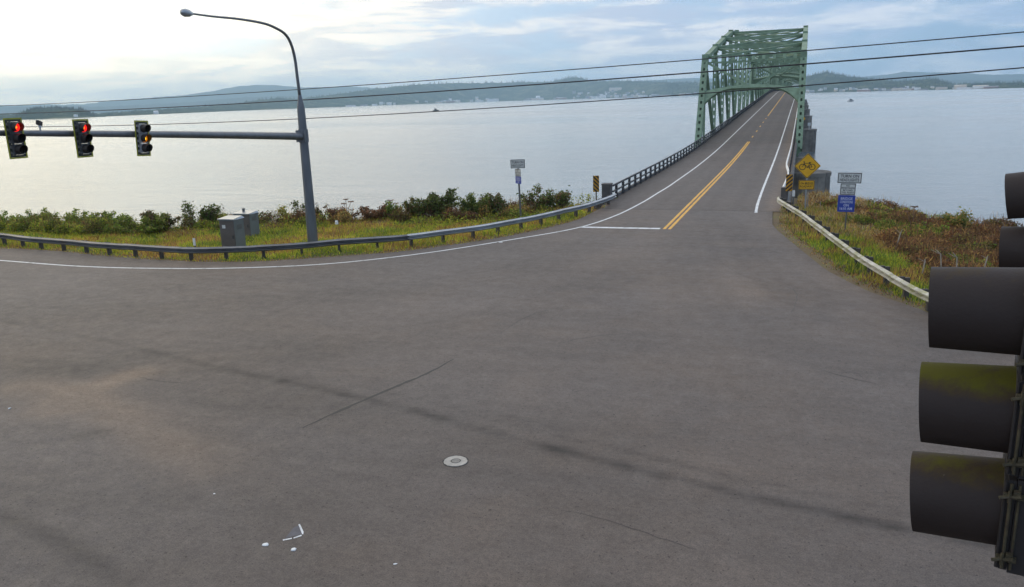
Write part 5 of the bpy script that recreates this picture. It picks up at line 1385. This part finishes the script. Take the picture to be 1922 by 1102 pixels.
def ridge(name, sky, D0f, back, rows, cols, bump, m, seed, flat0=0.0, ext=(-500, 2500)):
    px = np.arange(ext[0], ext[1], cols); py = np.interp(px, [p[0] for p in sky], [p[1] for p in sky])
    D0 = D0f(px); D1 = D0+back
    az = np.array([math.atan2(ray(float(a), 190.0).x, ray(float(a), 190.0).y) for a in px])
    zr = np.array([CAM_H+ray(float(a), float(b)).z/math.hypot(ray(float(a), float(b)).x, ray(float(a), float(b)).y)*d for a, b, d in zip(px, py, D1)])
    V = []; T = list(np.linspace(0, 1, rows))+[1.15, 1.4, 1.8]
    for t in T:
        if t <= 1:
            k = np.clip((t-flat0)/(1-flat0), 0, 1); s = k*k*(3-2*k)*0.6+k*0.4
        else: s = 1-(t-1)*1.1
        D = D0+(D1-D0)*t; z = WATER_Z+2.0+(zr-WATER_Z-2.0)*s
        nn = fbm(px/ cols*0.9+seed*7, np.full(px.shape, t*rows*0.9+seed), seed, 3)-0.5; n0 = fbm(px/60.0+seed, np.full(px.shape, t*4.0), seed+5, 3)-0.5
        z = z+bump*nn*2*min(1, max(0, s)*4)+(zr-WATER_Z)*0.22*n0*max(0, s)*(1-max(0, s))*3
        if t == 0: z = np.full(px.shape, WATER_Z-1.5)
        V.append(np.stack([np.sin(az)*D, np.cos(az)*D, z], 1))
    V = np.concatenate(V); nx = len(px); ny = len(T); i = (np.arange(ny-1)[:, None]*nx+np.arange(nx-1)[None, :]).ravel()
    me = bmesh_np(name, V, np.stack([i, i+1, i+1+nx, i+nx], 1), None, m); o = link(bpy.data.objects.new(name, me)); tag(o, kind='structure')
    def at(pxx, t):
        j = int(np.clip((pxx-ext[0])/cols, 0, nx-1)); k = int(np.clip(t*(rows-1), 0, rows-1)); return Vector(V[k*nx+j])
    return at
HILLS = [(-500, 214), (0, 215), (180, 214), (210, 212), (280, 207), (340, 203), (400, 199), (440, 195), (480, 189), (520, 184), (560, 186), (590, 183), (640, 176), (700, 168), (740, 163), (780, 159), (850, 156), (900, 156), (950, 155), (1000, 154), (1040, 153), (1060, 148), (1080, 145), (1092, 147), (1110, 153), (1180, 152), (1240, 155), (1320, 155), (1400, 148), (1500, 144), (1512, 144), (1530, 139), (1547, 135), (1565, 140), (1600, 145), (1630, 149), (1680, 153), (1720, 151), (1750, 148), (1765, 153), (1790, 159), (1830, 157), (1880, 156), (1922, 156), (2100, 150), (2500, 140)]
hill = ridge('hills', HILLS, shore_D, 1300, 26, 2.5, 9.0, M['forest'], 3, 0.12)
ISLE = [(-500, 224), (0, 226), (18, 221), (35, 212), (60, 205), (90, 202), (120, 203), (150, 206), (165, 211), (178, 220), (190, 226), (2500, 240)]
isle = ridge('island', [(p, q) for p, q in ISLE], lambda px: np.full(px.shape, 2900.0), 380, 18, 2.0, 5.0, M['forest'], 8, 0.05, (-20, 196))
M['far'] = mat('far_mountain_forest', (0.05, 0.065, 0.045), 1.0, 0, 0.3, 0.002, spec=0.0)
FAR1 = [(-500, 205), (150, 196), (250, 186), (330, 180), (400, 172), (440, 163), (480, 159), (520, 160), (560, 163), (600, 164), (650, 162), (700, 165), (780, 166), (900, 168), (1000, 160), (1080, 156), (1200, 152), (1300, 146), (1350, 148), (1500, 150), (1620, 144), (1660, 140), (1690, 135), (1720, 136), (1790, 136), (1850, 141), (1922, 139), (2100, 135), (2500, 150)]
ridge('mountains', FAR1, lambda px: np.full(px.shape, 11500.0), 2500, 16, 8, 14.0, M['far'], 12)
FAR2 = [(-500, 200), (200, 200), (350, 192), (450, 183), (560, 180), (700, 178), (1000, 175), (1300, 160), (1600, 160), (1750, 153), (1800, 150), (1860, 152), (1922, 149), (2500, 150)]
ridge('foothills', FAR2, lambda px: np.full(px.shape, 9600.0), 1500, 16, 6, 12.0, M['far'], 17)
# single conifers standing out on the far ridges read as one wood
V = []; Fa = []; cols_ = []
def cone(p, r, h):
    o = len(V); n = 5
    for k in range(n): V.append((p.x+r*math.cos(2*math.pi*k/n), p.y+r*math.sin(2*math.pi*k/n), p.z-3))
    V.append((p.x, p.y, p.z+h))
    for k in range(n): Fa.append((o+k, o+(k+1) % n, o+n)); cols_.append((0.03*random.uniform(0.6, 1.5), 0.045*random.uniform(0.6, 1.5), 0.03))
for k in range(2600):
    px_ = random.choice((random.uniform(180, 1320), random.uniform(1500, 1950), random.uniform(1040, 1330), random.uniform(1510, 1780))); t_ = random.choice((1.0, 1.0, 0.96, 0.9, random.uniform(0.3, 0.95)))
    if random.random() > 0.35+0.65*vnoise(np.array([px_/14.0]), np.array([2.0]), 4)[0]: continue
    D_ = float(shore_D(px_)); cone(hill(px_, t_), random.uniform(3, 6.5)*D_/6000, random.uniform(9, 26)*D_/6000)
for k in range(170): cone(isle(random.uniform(25, 176), random.choice((1.0, 0.9, random.uniform(0.4, 1)))), random.uniform(2, 4), random.uniform(5, 12))
stuff('forest', np.array(V), np.array(Fa), np.array(cols_), M['leaf'], 'conifers on the hills across the river')

# town along the far shore
WALL = [mat('town_wall_white', (0.85, 0.82, 0.80), 0.8, 0, 0.05, 1), mat('town_wall_grey', (0.42, 0.42, 0.43), 0.8, 0, 0.05, 1), mat('town_wall_cream', (0.78, 0.64, 0.52), 0.8, 0, 0.05, 1), mat('town_wall_rust', (0.34, 0.20, 0.17), 0.8, 0, 0.05, 1)]
ROOF = [mat('town_roof_dark', (0.12, 0.11, 0.12), 0.8, 0, 0.1, 1), mat('town_roof_pale', (0.55, 0.55, 0.57), 0.7, 0, 0.1, 1)]
def house_me(name, w, d, h, rh, wm, rm):
    mb = MB(); mb.box((0, 0, h/2-2), (w, d, h+4))
    me_f = len(mb.f)
    mb.add([(-w/2-0.4, -d/2-0.5, h), (w/2+0.4, -d/2-0.5, h), (w/2+0.4, d/2+0.5, h), (-w/2-0.4, d/2+0.5, h), (-w/2-0.4, 0, h+rh), (w/2+0.4, 0, h+rh)], [(0, 1, 5, 4), (2, 3, 4, 5), (0, 4, 3), (1, 2, 5), (0, 3, 2, 1)])
    me = mesh(name, mb); me.materials.append(wm); me.materials.append(rm)
    for i, p in enumerate(me.polygons): p.material_index = 0 if i < me_f else 1
    return me
def bld(name, px_, t_, me, label, cat, group=None, sc=1.0):
    p = hill(px_, t_); o = inst(name, me, None, p, math.atan2(-p.x, p.y)+random.uniform(-0.4, 0.4), (sc, sc, sc)); return tag(o, label, cat, group)
hcol = [('white', 'grey', 'cream')[k % 3] for k in range(9)]
hm = [house_me('house', random.uniform(13, 20), random.uniform(10, 14), random.uniform(7, 12), random.uniform(3, 5), WALL[k % 3], random.choice(ROOF)) for k in range(9)]
wcol = [('white', 'grey', 'cream', 'rusty')[k % 4] for k in range(8)]
wm_ = [house_me('warehouse', random.uniform(35, 85), 20, random.uniform(10, 15), random.uniform(2, 4), WALL[k % 4], random.choice(ROOF)) for k in range(8)]
for k in range(95):
    zone = random.random()
    if zone < 0.42: px_, t_ = random.gauss(1150, 34), random.uniform(0.05, 0.46)
    elif zone < 0.62: px_, t_ = random.uniform(760, 1310), random.uniform(0.06, 0.28)
    elif zone < 0.9: px_, t_ = random.uniform(1516, 1790), random.uniform(0.06, 0.34)
    else: px_, t_ = random.uniform(700, 930), random.uniform(0.10, 0.3)
    kk = random.randrange(len(hm)); zn = 'on the steep hillside of the far town' if zone < 0.42 else 'along the far shore left of the bridge' if px_ < 1400 else 'on the far shore right of the bridge'
    bld('house', px_, t_, hm[kk], 'small '+hcol[kk]+' house '+zn, 'house', hcol[kk]+' houses '+zn, random.uniform(0.9, 1.5)*float(shore_D(px_))/6000)
for k in range(46):
    px_ = random.choice((random.uniform(640, 1312), random.uniform(1514, 1912), random.uniform(980, 1312)))
    bld('warehouse', px_, random.uniform(0.02, 0.06), wm_[k % 8], 'long low '+wcol[k % 8]+' shed on the far waterfront '+('left' if px_ < 1400 else 'right')+' of the bridge', 'shed', wcol[k % 8]+' waterfront sheds '+('left' if px_ < 1400 else 'right')+' of the bridge', random.uniform(0.7, 1.1)*float(shore_D(px_))/6000)
big = house_me('hospital', 110, 26, 26, 2, WALL[2], ROOF[1]); bld('large_building', 1157, 0.50, big, 'largest pale block on the hillside of the far town', 'building', None, 1.0)
gh = house_me('hall', 36, 24, 18, 18, WALL[0], WALL[0]); bld('hall', 1012, 0.05, gh, 'white steep gabled hall on the far shore left of the town', 'building')
bld('warehouse', 732, 0.05, house_me('warehouse', 45, 20, 16, 5, WALL[0], WALL[0]), 'white shed alone on the far shore right of the signal pole', 'shed', None, 0.8)
bld('warehouse', 1802, 0.05, house_me('warehouse', 60, 20, 18, 3, WALL[2], WALL[2]), 'cream flat warehouse on the far shore at right', 'shed', None, 0.72)
bld('warehouse', 1838, 0.05, house_me('warehouse', 80, 20, 14, 3, WALL[0], WALL[2]), 'long white warehouse right of the cream one', 'shed', None, 0.66)
p = isle(138, 0.12); tag(inst('warehouse', house_me('warehouse', 20, 12, 7, 2, WALL[0], WALL[0]), None, p, -0.6, (0.9, 0.9, 0.9)), 'white building at the foot of the wooded headland at left', 'building')
bld('warehouse', 291, 0.08, house_me('hall', 20, 14, 9, 6, WALL[0], WALL[0]), 'white building on the far shore above the amber light', 'building', None, 0.8)

# boats
def boat(px_, py_, L_, label, hullm, cabm, rz, cab=True):
    d = ray(px_, py_); t_ = (WATER_Z-CAM_H)/d.z; p = Vector((d.x*t_, d.y*t_, WATER_Z)); b = empty('boat', p, rz, label, 'boat')
    B = L_*0.30; mb = MB(); n = 9; lo = []; hi = []
    for k in range(n):
        s = -1+2*k/(n-1); wd = B/2*(1-max(0, s)**2.4*0.98); hi.append((s*L_/2, wd, 0.14*L_*(1+0.5*max(0, s)))); lo.append((s*L_/2*0.92, wd*0.75, -0.3))
    ring = lambda P: P+[(x, -y, z) for x, y, z in reversed(P)]
    hi, lo = ring(hi), ring(lo); k = len(hi); mb.add(hi+lo, [(i, (i+1) % k, k+(i+1) % k, k+i) for i in range(k)]+[tuple(range(k)), tuple(range(2*k-1, k-1, -1))]); obj('hull', mb, hullm, b)
    if cab:
        mb = MB(); mb.box((-0.02*L_, 0, 0.14*L_+0.11*L_), (0.34*L_, B*0.66, 0.22*L_)); mb.box((-0.04*L_, 0, 0.14*L_+0.23*L_), (0.42*L_, B*0.74, 0.02*L_)); cb = obj('cabin', mb, cabm, b)
        mb = MB(); mb.box((-0.02*L_, 0, 0.14*L_+0.155*L_), (0.345*L_, B*0.665, 0.07*L_)); obj('window', mb, M['sign_black'], cb)
    mb = MB(); mb.tube([(-0.2*L_, 0, 0.1*L_), (-0.2*L_, 0, 0.52*L_)], 0.012*L_, 6); obj('mast', mb, M['pole'], b)
boat(1597, 190.5, 8.5, 'small grey motor boat on the water right of the bridge', WALL[1], WALL[1], R(30))
boat(818, 208.5, 11, 'low dark boat far out on the water left of the bridge', M['sign_black'], M['rail_dark'], R(20))
mb = MB(); mb.tube([(0, 0, 0), (0, 0, 1.2)], 0.06, 8); mb.prism(rrect(0.8, 0.8, 0.05), (0, -0.08, 1.35), (1, 0, 0), (0, 0, 1), 0.04)
nb_ = empty('navigation_marker', (1.9, Y0+SPAN-1.5, -3.14), 0, 'small white marker board on top of the second round pier', 'marker')
obj('board', mb, M['litter'], nb_)

# ------------------------------------------------------------------ haze over the river
hz = MB(); hz.box((0, 0, (-13.6+520)/2), (32000, 32000, 520+13.6))
ho = obj('haze', hz, None) if False else None
me = mesh('haze', hz); hm_ = bpy.data.materials.new('haze'); hm_.use_nodes = True; nt = hm_.node_tree; nt.nodes.clear()
out = nt.nodes.new('ShaderNodeOutputMaterial'); pv = nt.nodes.new('ShaderNodeVolumePrincipled'); pv.inputs['Color'].default_value = (0.60, 0.83, 1.0, 1); pv.inputs['Density'].default_value = 9.0e-5; pv.inputs['Anisotropy'].default_value = 0.35
nt.links.new(pv.outputs[0], out.inputs['Volume']); me.materials.append(hm_)
tag(link(bpy.data.objects.new('haze', me)), 'thin morning haze over the river', 'haze', kind='stuff')
